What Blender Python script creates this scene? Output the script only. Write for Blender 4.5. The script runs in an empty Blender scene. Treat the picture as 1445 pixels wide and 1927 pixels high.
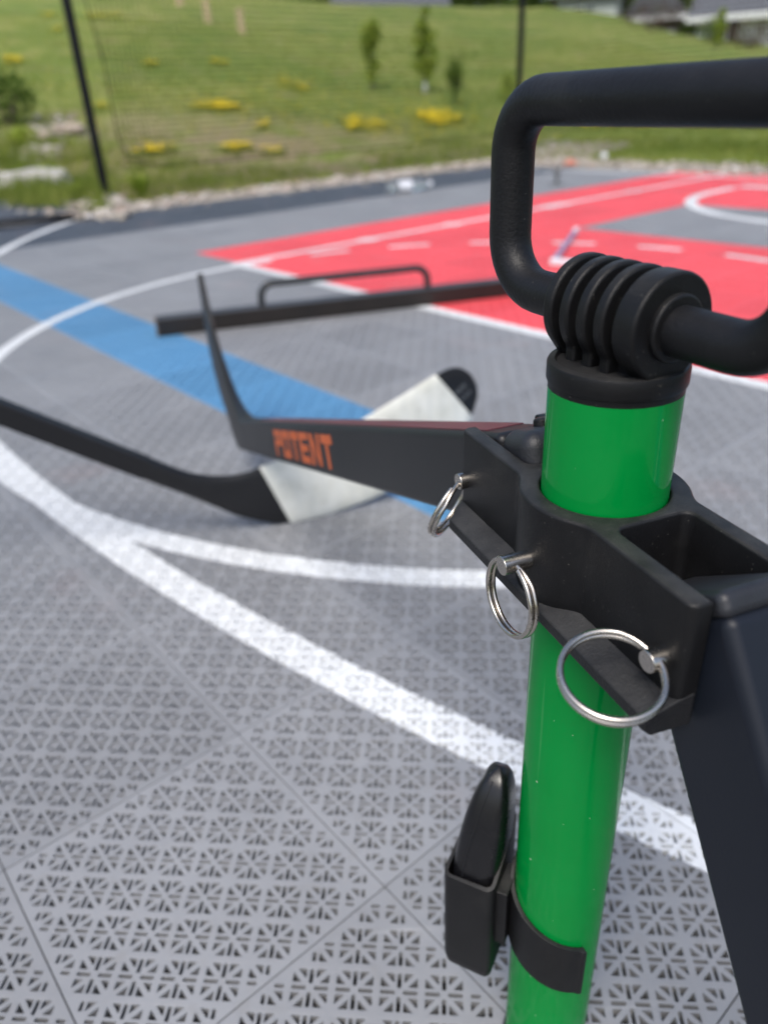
import bpy, bmesh, math, random
import numpy as np
from mathutils import Vector, Matrix, noise
from mathutils.geometry import delaunay_2d_cdt
random.seed(7); rng = np.random.default_rng(7)
R = math.radians
sc = bpy.context.scene
col = sc.collection

# ------------------------------------------------------------------ camera
EYE = np.array([0.0, 0.0, 0.54])
FPX, PITCH, ROLL, GRID = 1416.0, 0.50296, -0.04774, 0.68688     # focal length in photo pixels, tilt, roll, court direction
CX, CY = 722.5, 963.5
_f = np.array([0, math.cos(PITCH), -math.sin(PITCH)]); _r0 = np.array([1.0, 0, 0]); _u0 = np.cross(_r0, _f)
_r = math.cos(ROLL)*_r0 + math.sin(ROLL)*_u0
_u = np.cross(_r, _f)
cam = bpy.data.cameras.new('camera'); cam_o = bpy.data.objects.new('camera', cam); col.objects.link(cam_o)
cam_o.matrix_world = Matrix(((_r[0], _u[0], -_f[0], EYE[0]), (_r[1], _u[1], -_f[1], EYE[1]), (_r[2], _u[2], -_f[2], EYE[2]), (0, 0, 0, 1)))
cam.sensor_fit = 'VERTICAL'; cam.sensor_height = 24.0; cam.lens = FPX/1927*24.0
cam.clip_start = 0.01; cam.clip_end = 500
cam.dof.use_dof = True; cam.dof.focus_distance = 0.308; cam.dof.aperture_fstop = cam.lens/3.9
sc.camera = cam_o

# ------------------------------------------------------------------ light
SUN_EL, SUN_AZ = R(58), R(200)          # azimuth measured from +Y towards +X
world = bpy.data.worlds.new('World'); sc.world = world; world.use_nodes = True
wn = world.node_tree.nodes; wl = world.node_tree.links
sky = wn.new('ShaderNodeTexSky'); sky.sky_type = 'NISHITA'; sky.sun_disc = False
sky.sun_elevation = SUN_EL; sky.sun_rotation = SUN_AZ
sky.air_density = 1.0; sky.dust_density = 3.0; sky.ozone_density = 1.0
bg = wn['Background']; bg.inputs['Strength'].default_value = 0.115
wl.new(sky.outputs[0], bg.inputs['Color'])
sun = bpy.data.lights.new('sun', 'SUN'); sun.energy = 1.5; sun.angle = R(24); sun.color = (1.0, 0.965, 0.91)
sun_o = bpy.data.objects.new('sun', sun); col.objects.link(sun_o)
_sd = Vector((math.sin(SUN_AZ)*math.cos(SUN_EL), math.cos(SUN_AZ)*math.cos(SUN_EL), math.sin(SUN_EL)))
sun_o.rotation_euler = (-_sd).to_track_quat('-Z', 'Y').to_euler()
sc.view_settings.view_transform = 'Standard'; sc.view_settings.look = 'None'
sc.view_settings.exposure = 0.80; sc.view_settings.gamma = 1.0
sc.render.engine = 'CYCLES'
sc.cycles.use_denoising = True
sc.cycles.max_bounces = 4; sc.cycles.diffuse_bounces = 2; sc.cycles.glossy_bounces = 3; sc.cycles.adaptive_threshold = 0.02; sc.cycles.transparent_max_bounces = 8

# ------------------------------------------------------------------ helpers
def ray(px, py): return _f + (px-CX)/FPX*_r - (py-CY)/FPX*_u
def gnd(px, py, z=0.0):
    d = ray(px, py); return EYE + (z-EYE[2])/d[2]*d
cG, sG = math.cos(GRID), math.sin(GRID)
def g2w(gx, gy): return (cG*gx - sG*gy, sG*gx + cG*gy)
def w2g(x, y): return (cG*x + sG*y, -sG*x + cG*y)
def proj(P):
    v = np.array(P) - EYE; z = v@_f
    return CX+FPX*(v@_r)/z, CY-FPX*(v@_u)/z, z

class MB:
    def __init__(s): s.v = []; s.f = []
    def add(s, vs, fs):
        b = len(s.v); s.v += [tuple(map(float, p)) for p in vs]; s.f += [tuple(b+i for i in f) for f in fs]; return s
    def box(s, c, ax, ay, az):                       # centre and three half vectors
        c, ax, ay, az = map(np.array, (c, ax, ay, az)); vs = []
        for k in (-1, 1):
            for j in (-1, 1):
                for i in (-1, 1): vs.append(c+i*ax+j*ay+k*az)
        return s.add(vs, [(0, 2, 3, 1), (4, 5, 7, 6), (0, 1, 5, 4), (2, 6, 7, 3), (0, 4, 6, 2), (1, 3, 7, 5)])
    def prism(s, poly, fr, n0, n1):                  # polygon in 2D, fr(a,b,n) -> 3D, extruded in n
        k = len(poly); vs = [fr(a, b, n0) for a, b in poly]+[fr(a, b, n1) for a, b in poly]
        fs = [tuple(range(k-1, -1, -1)), tuple(range(k, 2*k))]
        fs += [(i, (i+1) % k, (i+1) % k+k, i+k) for i in range(k)]
        return s.add(vs, fs)
    def tube(s, pts, rad, n=12, cap=True, closed=False):
        pts = [np.array(p, float) for p in pts]; m = len(pts)
        rad = rad if hasattr(rad, '__len__') else [rad]*m
        vs = []; up = None
        for i in range(m):
            a = pts[(i-1) % m] if (closed or i > 0) else pts[i]; b = pts[(i+1) % m] if (closed or i < m-1) else pts[i]
            t = b-a; t = t/np.linalg.norm(t)
            if up is None:
                up = np.array([0, 0, 1.0]) if abs(t[2]) < .9 else np.array([1.0, 0, 0])
            x = np.cross(up, t); x /= np.linalg.norm(x); y = np.cross(t, x); up = y
            for k in range(n):
                q = 2*math.pi*k/n; vs.append(pts[i]+rad[i]*(math.cos(q)*x+math.sin(q)*y))
        fs = []
        for i in range(m if closed else m-1):
            j = (i+1) % m
            for k in range(n): fs.append((i*n+k, i*n+(k+1) % n, j*n+(k+1) % n, j*n+k))
        if cap and not closed:
            fs.append(tuple(range(n-1, -1, -1))); fs.append(tuple((m-1)*n+k for k in range(n)))
        return s.add(vs, fs)
    def build(s, name, mat, parent=None, smooth=None, bevel=None, seg=3):
        me = bpy.data.meshes.new(name); me.from_pydata(s.v, [], s.f); me.update()
        bm = bmesh.new(); bm.from_mesh(me); bmesh.ops.recalc_face_normals(bm, faces=bm.faces); bm.to_mesh(me); bm.free()
        return link(name, me, mat, parent, smooth, bevel, seg)

def link(name, me, mat, parent=None, smooth=None, bevel=None, seg=3):
    o = bpy.data.objects.new(name, me); col.objects.link(o)
    if mat is not None: me.materials.append(mat)
    if smooth is not None:
        me.polygons.foreach_set('use_smooth', [True]*len(me.polygons))
        me.set_sharp_from_angle(angle=R(smooth))
    if bevel:
        b = o.modifiers.new('bevel', 'BEVEL'); b.width = bevel; b.segments = seg; b.limit_method = 'ANGLE'; b.angle_limit = R(28); b.harden_normals = True
        me.polygons.foreach_set('use_smooth', [True]*len(me.polygons))
    if parent is not None: o.parent = parent; o.matrix_parent_inverse = parent.matrix_world.inverted()
    return o
def empty(name, loc=(0, 0, 0)):
    o = bpy.data.objects.new(name, None); col.objects.link(o); o.empty_display_size = .05
    o.matrix_world = Matrix.Translation(Vector([float(c) for c in loc])); return o
def tag(o, label=None, cat=None, group=None, kind=None):
    for k, v in (('label', label), ('category', cat), ('group', group), ('kind', kind)):
        if v: o[k] = v
    return o

# ------------------------------------------------------------------ materials
class NT:
    def __init__(s, name):
        s.m = bpy.data.materials.new(name); s.m.use_nodes = True; s.t = s.m.node_tree; s.n = s.t.nodes; s.l = s.t.links
        s.b = s.n['Principled BSDF']
    def put(s, sock, v):
        if hasattr(v, 'is_linked') or isinstance(v, bpy.types.NodeSocket): s.l.new(v, sock)
        else:
            sock.default_value = (*v, 1.0) if (hasattr(v, '__len__') and len(v) == 3 and sock.type == 'RGBA') else v
    def math(s, op, a, b=0.0, c=0.0):
        x = s.n.new('ShaderNodeMath'); x.operation = op
        for i, v in enumerate((a, b, c)): s.put(x.inputs[i], v)
        return x.outputs[0]
    def pos(s):
        g = s.n.new('ShaderNodeNewGeometry'); return g.outputs['Position']
    def objc(s):
        g = s.n.new('ShaderNodeTexCoord'); return g.outputs['Object']
    def noise(s, scale, detail=4, vec=None, rough=.55, out='Fac'):
        x = s.n.new('ShaderNodeTexNoise'); x.inputs['Scale'].default_value = scale; x.inputs['Detail'].default_value = detail; x.inputs['Roughness'].default_value = rough
        if vec is not None: s.l.new(vec, x.inputs['Vector'])
        return x.outputs[out]
    def ramp(s, fac, stops):
        x = s.n.new('ShaderNodeValToRGB'); el = x.color_ramp.elements
        while len(el) < len(stops): el.new(.5)
        for e_, (p, c) in zip(el, stops): e_.position = p; e_.color = (*c, 1.0) if len(c) == 3 else c
        s.l.new(fac, x.inputs[0]); return x.outputs[0]
    def mix(s, fac, a, b):
        x = s.n.new('ShaderNodeMix'); x.data_type = 'RGBA'
        s.put(x.inputs[0], fac); s.put(x.inputs[6], a if not hasattr(a, '__len__') else (*a, 1.0)[:4]); s.put(x.inputs[7], b if not hasattr(b, '__len__') else (*b, 1.0)[:4])
        return x.outputs[2]
    def bump(s, h, dist, strength=1.0):
        x = s.n.new('ShaderNodeBump'); x.inputs['Distance'].default_value = dist; x.inputs['Strength'].default_value = strength
        s.l.new(h, x.inputs['Height']); s.l.new(x.outputs[0], s.b.inputs['Normal'])
    def set(s, **k):
        names = dict(color='Base Color', rough='Roughness', metal='Metallic', coat='Coat Weight', coat_rough='Coat Roughness', spec='Specular IOR Level', trans='Transmission Weight', ior='IOR', sheen='Sheen Weight')
        for a, v in k.items(): s.put(s.b.inputs[names[a]], v)
        return s

def plain(name, c, rough=.5, var=.15, scale=40, bump=None, coat=0, metal=0, spec=.5, bscale=None):
    t = NT(name); v = t.objc(); n = t.noise(scale, 5, v)
    lo = [x*(1-var) for x in c]; hi = [min(1, x*(1+var)) for x in c]
    t.set(color=t.ramp(n, [(.3, lo), (.7, hi)]), metal=metal, coat=coat, spec=spec)
    r = t.n.new('ShaderNodeMapRange'); r.inputs[3].default_value = max(.02, rough-.08); r.inputs[4].default_value = min(1, rough+.1)
    t.l.new(t.noise(scale*.37, 4, v), r.inputs[0]); t.l.new(r.outputs[0], t.b.inputs['Roughness'])
    if bump: t.bump(t.noise(bscale or scale*4, 3, v), bump)
    return t.m

def mat_tile():
    t = NT('court_tile_plastic'); p = t.pos()
    wob = t.n.new('ShaderNodeVectorMath'); wob.operation = 'MULTIPLY_ADD'
    ncol = t.noise(170, 2, p, out='Color'); t.l.new(ncol, wob.inputs[0]); wob.inputs[1].default_value = (.006, .006, 0); wob.inputs[2].default_value = (-.003, -.003, 0)
    ad = t.n.new('ShaderNodeVectorMath'); ad.operation = 'ADD'; t.l.new(p, ad.inputs[0]); t.l.new(wob.outputs[0], ad.inputs[1])
    sx = t.n.new('ShaderNodeSeparateXYZ'); t.l.new(ad.outputs[0], sx.inputs[0]); X, Y = sx.outputs[0], sx.outputs[1]
    m = t.math
    gx = m('ADD', m('MULTIPLY', X, cG), m('MULTIPLY', Y, sG)); gy = m('SUBTRACT', m('MULTIPLY', Y, cG), m('MULTIPLY', X, sG))
    lt = lambda a, b: m('LESS_THAN', a, b); gt = lambda a, b: m('GREATER_THAN', a, b); AND = lambda a, b: m('MULTIPLY', a, b); OR = lambda a, b: m('MAXIMUM', a, b); NOT = lambda a: m('SUBTRACT', 1.0, a)
    band = lambda v, c, h: lt(m('ABSOLUTE', m('SUBTRACT', v, c)), h)
    def dist(cx, cy): return m('SQRT', m('ADD', m('POWER', m('SUBTRACT', gx, cx), 2.0), m('POWER', m('SUBTRACT', gy, cy), 2.0)))
    AX = 1.415
    arc3 = band(dist(4.80, 1.404), 4.535, .0225)
    dft = dist(1.485, 1.40); ring = band(dft, 1.238, .019)
    dash = gt(m('SINE', m('MULTIPLY_ADD', m('ARCTAN2', m('SUBTRACT', gy, AX), m('SUBTRACT', gx, 1.485)), 23.0, -1.68)), 0.0)
    circ = AND(ring, OR(lt(gx, 1.505), dash))
    ftl = AND(band(gx, 1.515, .021), band(gy, AX, 1.275))
    lane = AND(band(m('ABSOLUTE', m('SUBTRACT', gy, AX)), 1.265, .02), gt(gx, 1.5))
    tick = 0.0
    for q, h in ((2.18, .035), (2.70, .03), (3.47, .10), (4.20, .03)):
        k = AND(band(gx, q, h), band(m('ABSOLUTE', m('SUBTRACT', gy, AX)), 1.265, .04)); tick = OR(tick, k)
    dr = dist(4.35, AX); restr = AND(band(dr, .86, .03), lt(gx, 4.35))
    restr = OR(restr, AND(AND(gt(gx, 4.35), lt(gx, 4.6)), band(m('ABSOLUTE', m('SUBTRACT', gy, AX)), .86, .03)))
    board = AND(band(gx, 4.68, .05), band(gy, AX, .86))
    base = AND(band(gx, 5.10, .022), lt(gy, 4.4))
    white = OR(OR(OR(arc3, circ), OR(ftl, lane)), OR(OR(tick, restr), OR(board, base)))
    red = AND(AND(gt(gx, 1.535), lt(gx, 5.3)), band(gy, AX, 1.63))
    hole = AND(AND(gt(gx, 2.92), lt(gx, 3.84)), band(gy, AX, .71))
    red = AND(red, NOT(hole))
    blue = AND(gt(gx, .664), lt(gx, .880)); dark = gt(gy, 3.87)
    n1 = t.noise(9, 4, p); n2 = t.noise(3.1, 5, p); n3 = t.noise(60, 3, p)
    grey = t.ramp(n1, [(.25, (.222, .226, .234)), (.75, (.272, .277, .286))])
    c = t.mix(dark, grey, (.06, .068, .082))
    c = t.mix(blue, c, (.095, .255, .44)); c = t.mix(red, c, (.80, .085, .098))
    c = t.mix(m('MULTIPLY', white, .985), c, (.72, .735, .735))
    wn_ = t.n.new('ShaderNodeTexWhiteNoise'); wn_.noise_dimensions = '2D'; cx_ = t.n.new('ShaderNodeCombineXYZ')
    sy = t.n.new('ShaderNodeSeparateXYZ'); t.l.new(p, sy.inputs[0])
    hx = m('ADD', m('MULTIPLY', sy.outputs[0], cG), m('MULTIPLY', sy.outputs[1], sG)); hy = m('SUBTRACT', m('MULTIPLY', sy.outputs[1], cG), m('MULTIPLY', sy.outputs[0], sG))
    t.l.new(m('FLOOR', m('DIVIDE', m('SUBTRACT', hx, 0.0065), 0.2205)), cx_.inputs[0]); t.l.new(m('FLOOR', m('DIVIDE', m('SUBTRACT', hy, 0.2978), 0.2205)), cx_.inputs[1])
    t.l.new(cx_.outputs[0], wn_.inputs['Vector'])
    hs_ = t.n.new('ShaderNodeHueSaturation'); t.l.new(m('MULTIPLY_ADD', wn_.outputs['Value'], .16, .92), hs_.inputs['Value']); t.l.new(c, hs_.inputs['Color']); c = hs_.outputs[0]
    st_ = t.n.new('ShaderNodeMapping'); st_.inputs['Rotation'].default_value = (0, 0, .5); st_.inputs['Scale'].default_value = (3.0, 42.0, 1.0); t.l.new(p, st_.inputs['Vector'])
    scuff = t.ramp(t.noise(1.0, 3, st_.outputs[0]), [(.66, (0, 0, 0)), (.74, (1, 1, 1))]); c = t.mix(m('MULTIPLY', scuff, .22), c, (.62, .61, .60))
    stain = t.ramp(n2, [(.60, (0, 0, 0)), (.72, (1, 1, 1))])
    c = t.mix(m('MULTIPLY', stain, .22), c, (.36, .24, .22))
    dirt = t.ramp(n3, [(.55, (0, 0, 0)), (.8, (1, 1, 1))]); c = t.mix(m('MULTIPLY', dirt, .22), c, (.17, .15, .12))
    t.set(color=c, spec=.5)
    rr = t.n.new('ShaderNodeMapRange'); rr.inputs[3].default_value = .34; rr.inputs[4].default_value = .55; t.l.new(n1, rr.inputs[0]); t.l.new(rr.outputs[0], t.b.inputs['Roughness'])
    t.bump(t.noise(900, 2, p), .0003)
    return t.m

MT_tile = mat_tile()
MT_slab = plain('dark_base', (.022, .018, .012), .95, .35, 14)
def mat_black(name, c, rough, bump, bscale, spec, dust, film_amt=.22):        # dust settles on upward faces
    t = NT(name); v = t.objc(); n = t.noise(70, 5, v)
    base = t.ramp(n, [(.3, [x*.8 for x in c]), (.7, [x*1.25 for x in c])])
    vo = t.n.new('ShaderNodeTexVoronoi'); vo.inputs['Scale'].default_value = 1000; vo.inputs['Randomness'].default_value = 1.0; t.l.new(v, vo.inputs['Vector'])
    sep = t.n.new('ShaderNodeSeparateColor'); t.l.new(vo.outputs['Color'], sep.inputs[0])
    speck = t.math('MULTIPLY', t.math('LESS_THAN', vo.outputs['Distance'], t.math('MULTIPLY', sep.outputs[1], .20)), t.math('GREATER_THAN', sep.outputs[0], 1-dust))
    smear = t.ramp(t.noise(26, 6, v, .65), [(.56, (0, 0, 0)), (.80, (1, 1, 1))])
    base = t.mix(t.math('MULTIPLY', smear, .10), base, (.10, .098, .09))
    gn = t.n.new('ShaderNodeNewGeometry'); sz = t.n.new('ShaderNodeSeparateXYZ'); t.l.new(gn.outputs['True Normal'], sz.inputs[0])
    fl = t.n.new('ShaderNodeMapRange'); fl.inputs[1].default_value = .55; fl.inputs[2].default_value = .98; t.l.new(sz.outputs[2], fl.inputs[0])
    film = t.math('MULTIPLY', fl.outputs[0], t.math('MULTIPLY', t.ramp(t.noise(48, 7, v, .7), [(.34, (.15, .15, .15)), (.66, (1, 1, 1))]), film_amt))
    base = t.mix(film, base, (.15, .148, .14))
    t.set(color=t.mix(t.math('MULTIPLY', speck, .6), base, (.20, .19, .17)), spec=spec)
    r = t.n.new('ShaderNodeMapRange'); r.inputs[3].default_value = rough-.06; r.inputs[4].default_value = rough+.12; t.l.new(t.noise(33, 4, v), r.inputs[0]); t.l.new(r.outputs[0], t.b.inputs['Roughness'])
    t.bump(t.noise(bscale, 3, v), bump); return t.m
MT_black = mat_black('black_plastic', (.0065, .0065, .0072), .40, .00016, 1700, .24, .12)
MT_grain_lit = mat_black('black_grained_plastic_lit', (.0125, .0128, .0145), .55, .0004, 900, .30, .12)  # grained plastic; base colour lightened to paint in light on the up-facing ledge
MT_rubber = mat_black('black_soft_grip', (.0055, .0055, .0065), .46, .00022, 700, .30, .03, .05)
MT_gloss = mat_black('glossy_black_plastic', (.005, .005, .006), .24, .00006, 1200, .45, .05, .03)
MT_stick = plain('matte_black_stick', (.0095, .0098, .0115), .42, .12, 8, bump=.00005, bscale=900, spec=.36)
MT_navy = plain('navy_black_stick', (.0075, .0100, .0165), .46, .1, 8, bump=.00005, bscale=900, spec=.3)
MT_cap = plain('grey_black_plug', (.016, .017, .021), .45, .2, 80, bump=.0002, bscale=1200)
MT_maroon = plain('maroon_print', (.10, .028, .036), .4, .15, 20)
MT_post = plain('black_post_paint', (.006, .0065, .008), .5, .2, 6, spec=.22)
MT_orange = plain('orange_print', (.50, .10, .022), .5, .12, 30)
MT_greyprint = plain('grey_print', (.075, .08, .085), .6, .1, 60)
MT_wood = plain('dark_stained_beam', (.012, .0085, .0065), .5, .35, 12, bump=.0004)
MT_steelblack = plain('black_steel_tube', (.02, .022, .024), .4, .2, 20)

def mat_green():
    t = NT('green_gloss_paint'); v = t.objc()
    n = t.noise(12, 3, v)
    t.set(color=t.ramp(n, [(.3, (.0006, .200, .032)), (.7, (.0010, .228, .040))]), rough=.35, coat=.45, spec=.0)
    cr = t.n.new('ShaderNodeMapRange'); cr.inputs[1].default_value = .35; cr.inputs[2].default_value = .75; cr.inputs[3].default_value = .03; cr.inputs[4].default_value = .22; t.l.new(t.noise(28, 6, v, .7), cr.inputs[0]); t.l.new(cr.outputs[0], t.b.inputs['Coat Roughness'])
    vo = t.n.new('ShaderNodeTexVoronoi'); vo.inputs['Scale'].default_value = 260; t.l.new(v, vo.inputs['Vector']); se = t.n.new('ShaderNodeSeparateColor'); t.l.new(vo.outputs['Color'], se.inputs[0])
    sp_ = t.math('MULTIPLY', t.math('LESS_THAN', vo.outputs['Distance'], t.math('MULTIPLY', se.outputs[1], .13)), t.math('GREATER_THAN', se.outputs[0], .90))
    mp = t.n.new('ShaderNodeMapping'); mp.inputs['Scale'].default_value = (160, 160, 5); mp.inputs['Rotation'].default_value = (.06, .03, 0); t.l.new(v, mp.inputs['Vector'])
    scr = t.ramp(t.noise(1.0, 2, mp.outputs[0]), [(.70, (0, 0, 0)), (.76, (1, 1, 1))])
    base = t.b.inputs['Base Color'].links[0].from_socket
    base = t.mix(t.math('MULTIPLY', scr, .10), base, (.25, .45, .28)); base = t.mix(t.math('MULTIPLY', sp_, .75), base, (.45, .50, .42)); t.set(color=base)
    t.bump(t.noise(130, 2, v), .00012)
    return t.m
MT_green = mat_green()
def mat_metal():
    t = NT('nickel_steel'); v = t.objc(); n = t.noise(400, 3, v)
    t.set(color=(.53, .49, .44), metal=1.0); r = t.n.new('ShaderNodeMapRange'); r.inputs[3].default_value = .16; r.inputs[4].default_value = .34
    t.l.new(n, r.inputs[0]); t.l.new(r.outputs[0], t.b.inputs['Roughness']); return t.m
MT_metal = mat_metal()
def mat_tape():
    t = NT('white_cloth_tape'); v = t.objc()
    w = t.n.new('ShaderNodeTexWave'); w.wave_type = 'BANDS'; w.bands_direction = 'X'; w.inputs['Scale'].default_value = 16; w.inputs['Distortion'].default_value = 1.2; w.inputs['Detail'].default_value = 2
    t.l.new(v, w.inputs['Vector'])
    n = t.noise(22, 5, v); c = t.ramp(n, [(.35, (.62, .62, .55)), (.62, (.74, .74, .68))])
    d = t.ramp(t.noise(55, 5, v), [(.58, (0, 0, 0)), (.72, (1, 1, 1))])
    c = t.mix(t.math('MULTIPLY', d, .26), c, (.28, .24, .17))
    t.set(color=c, rough=.85); t.bump(w.outputs['Fac'], .0004); return t.m
MT_tape = mat_tape()
def mat_hill():
    t = NT('meadow_turf'); p = t.pos()
    n1 = t.noise(.45, 5, p); n2 = t.noise(2.6, 7, p, .65); n3 = t.noise(40, 4, p)
    a = t.ramp(n2, [(.3, (.125, .185, .028)), (.52, (.225, .255, .058)), (.72, (.37, .33, .14))])
    b = t.ramp(n2, [(.3, (.11, .17, .028)), (.7, (.20, .245, .055))])
    c = t.mix(t.ramp(n1, [(.42, (0, 0, 0)), (.6, (1, 1, 1))]), a, b)
    soil = t.ramp(t.noise(1.3, 5, p), [(.56, (0, 0, 0)), (.68, (1, 1, 1))])
    sx = t.n.new('ShaderNodeVectorMath'); sx.operation = 'DISTANCE'; t.l.new(p, sx.inputs[0]); sx.inputs[1].default_value = (-1.25, 7.3, .05)
    near = t.n.new('ShaderNodeMapRange'); near.inputs[1].default_value = 1.0; near.inputs[2].default_value = 4.2; near.inputs[3].default_value = 1.0; near.inputs[4].default_value = .0
    t.l.new(sx.outputs['Value'], near.inputs[0])
    c = t.mix(t.math('MULTIPLY', t.math('MULTIPLY', near.outputs[0], 1.0), t.ramp(t.noise(2.2, 5, p), [(.34, (0, 0, 0)), (.54, (1, 1, 1))])), c, (.30, .235, .14))
    c = t.mix(t.math('MULTIPLY', soil, .35), c, (.17, .15, .08))
    t.set(color=c, rough=.9, spec=.2); t.bump(n3, .03); return t.m
MT_hill = mat_hill()
def leafy(t, c, f=.45):
    tr = t.n.new('ShaderNodeBsdfTranslucent'); t.l.new(c, tr.inputs['Color']); mx = t.n.new('ShaderNodeMixShader'); mx.inputs[0].default_value = f
    t.l.new(t.b.outputs[0], mx.inputs[1]); t.l.new(tr.outputs[0], mx.inputs[2]); t.l.new(mx.outputs[0], t.n['Material Output'].inputs['Surface'])
def mat_island(name, stops, rough=.85, trans=False):
    t = NT(name); g = t.n.new('ShaderNodeNewGeometry'); c = t.ramp(g.outputs['Random Per Island'], stops)
    t.set(color=c, rough=rough, spec=.3)
    if trans: leafy(t, c)
    return t.m
MT_gravel = mat_island('pale_gravel', [(0, (.13, .115, .09)), (.3, (.30, .27, .225)), (.6, (.45, .41, .36)), (.85, (.34, .26, .21)), (1, (.60, .57, .54))])
def mat_grass(name, stops):
    t = NT(name); g = t.n.new('ShaderNodeNewGeometry'); p = g.outputs['Position']
    f = t.math('ADD', t.math('MULTIPLY', g.outputs['Random Per Island'], .45), t.math('MULTIPLY', t.math('SUBTRACT', t.noise(1.6, 5, p), .28), 1.15))
    c = t.ramp(f, stops); t.set(color=c, rough=.8, spec=.3); leafy(t, c, .35); return t.m
MT_grass = mat_grass('grass_blades', [(0, (.09, .155, .016)), (.4, (.185, .245, .036)), (.72, (.29, .31, .07)), (1, (.46, .40, .18))])
MT_leaf = mat_island('young_leaves', [(0, (.15, .23, .022)), (.5, (.29, .39, .05)), (1, (.48, .52, .09))], trans=True)
MT_leafdark = mat_island('dark_leaves', [(0, (.05, .09, .012)), (.6, (.09, .15, .022)), (1, (.16, .23, .04))], trans=True)
MT_leafmid = mat_island('mid_green_leaves', [(0, (.08, .14, .016)), (.6, (.15, .23, .032)), (1, (.24, .32, .05))], trans=True)
MT_leafred = mat_island('maroon_leaves', [(0, (.04, .018, .015)), (.6, (.08, .035, .025)), (1, (.07, .09, .03))])
MT_yellow = mat_island('yellow_petals', [(0, (.55, .38, .01)), (.6, (.74, .56, .015)), (1, (.80, .66, .05))])
MT_bark = plain('bark', (.16, .13, .10), .9, .3, 30)
MT_stake = plain('pine_stake', (.46, .36, .22), .8, .2, 20)
MT_rock = plain('pale_limestone', (.42, .40, .38), .9, .25, 9, bump=.01, bscale=20)
MT_rockpink = plain('pinkish_stone', (.34, .28, .225), .9, .3, 9, bump=.01, bscale=20)
MT_mat = plain('dark_rubber_sheet', (.05, .053, .06), .55, .3, 6, bump=.003, bscale=9)
MT_siding = plain('white_siding', (.62, .64, .66), .7, .08, 3)
MT_greysiding = plain('grey_siding', (.30, .32, .35), .7, .1, 3)
MT_stonewall = plain('brown_stone', (.17, .14, .12), .9, .3, 3)
MT_darkwall = plain('dark_stone', (.055, .055, .06), .9, .4, 2)
MT_roof = plain('grey_shingle', (.11, .115, .125), .9, .2, 6)
MT_glass = plain('window_glass', (.03, .035, .04), .08, .1, 2)
MT_trim = plain('white_trim', (.72, .73, .74), .6, .05, 3)
MT_net = plain('black_net_cord', (.008, .008, .008), .8, .1, 3, spec=.1)
MT_cone = plain('orange_plastic', (.50, .19, .13), .5, .1, 10)
MT_whiteplastic = plain('white_plastic', (.72, .73, .76), .4, .05, 10)
MT_dullmetal = plain('dull_grey_metal', (.11, .115, .115), .5, .2, 30)
MT_sheet = plain('dark_grey_sheet', (.045, .046, .05), .45, .2, 10)
MT_stickblue = plain('violet_blue_print', (.26, .25, .38), .45, .2, 12)
def mat_clear():
    t = NT('clear_plastic'); t.set(color=(.9, .95, .96), rough=.08, trans=.85, ior=1.3); return t.m
MT_clear = mat_clear()

# ------------------------------------------------------------------ court floor
TILE = 0.2205; GX0, GY0 = 0.0065, 0.2978
XEND, YEND = 5.145, 4.49
court_poly = [g2w(-6.0, -6.0), g2w(XEND, -6.0), g2w(XEND, YEND), g2w(-6.0, YEND)]
slab = MB(); slab.add([(*p, -.016) for p in court_poly]+[(*p, -.12) for p in court_poly], [(0, 1, 2, 3), (7, 6, 5, 4), (0, 4, 5, 1), (1, 5, 6, 2), (2, 6, 7, 3), (3, 7, 4, 0)])
court = slab.build('court_floor', MT_slab); tag(court, kind='structure')

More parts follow.
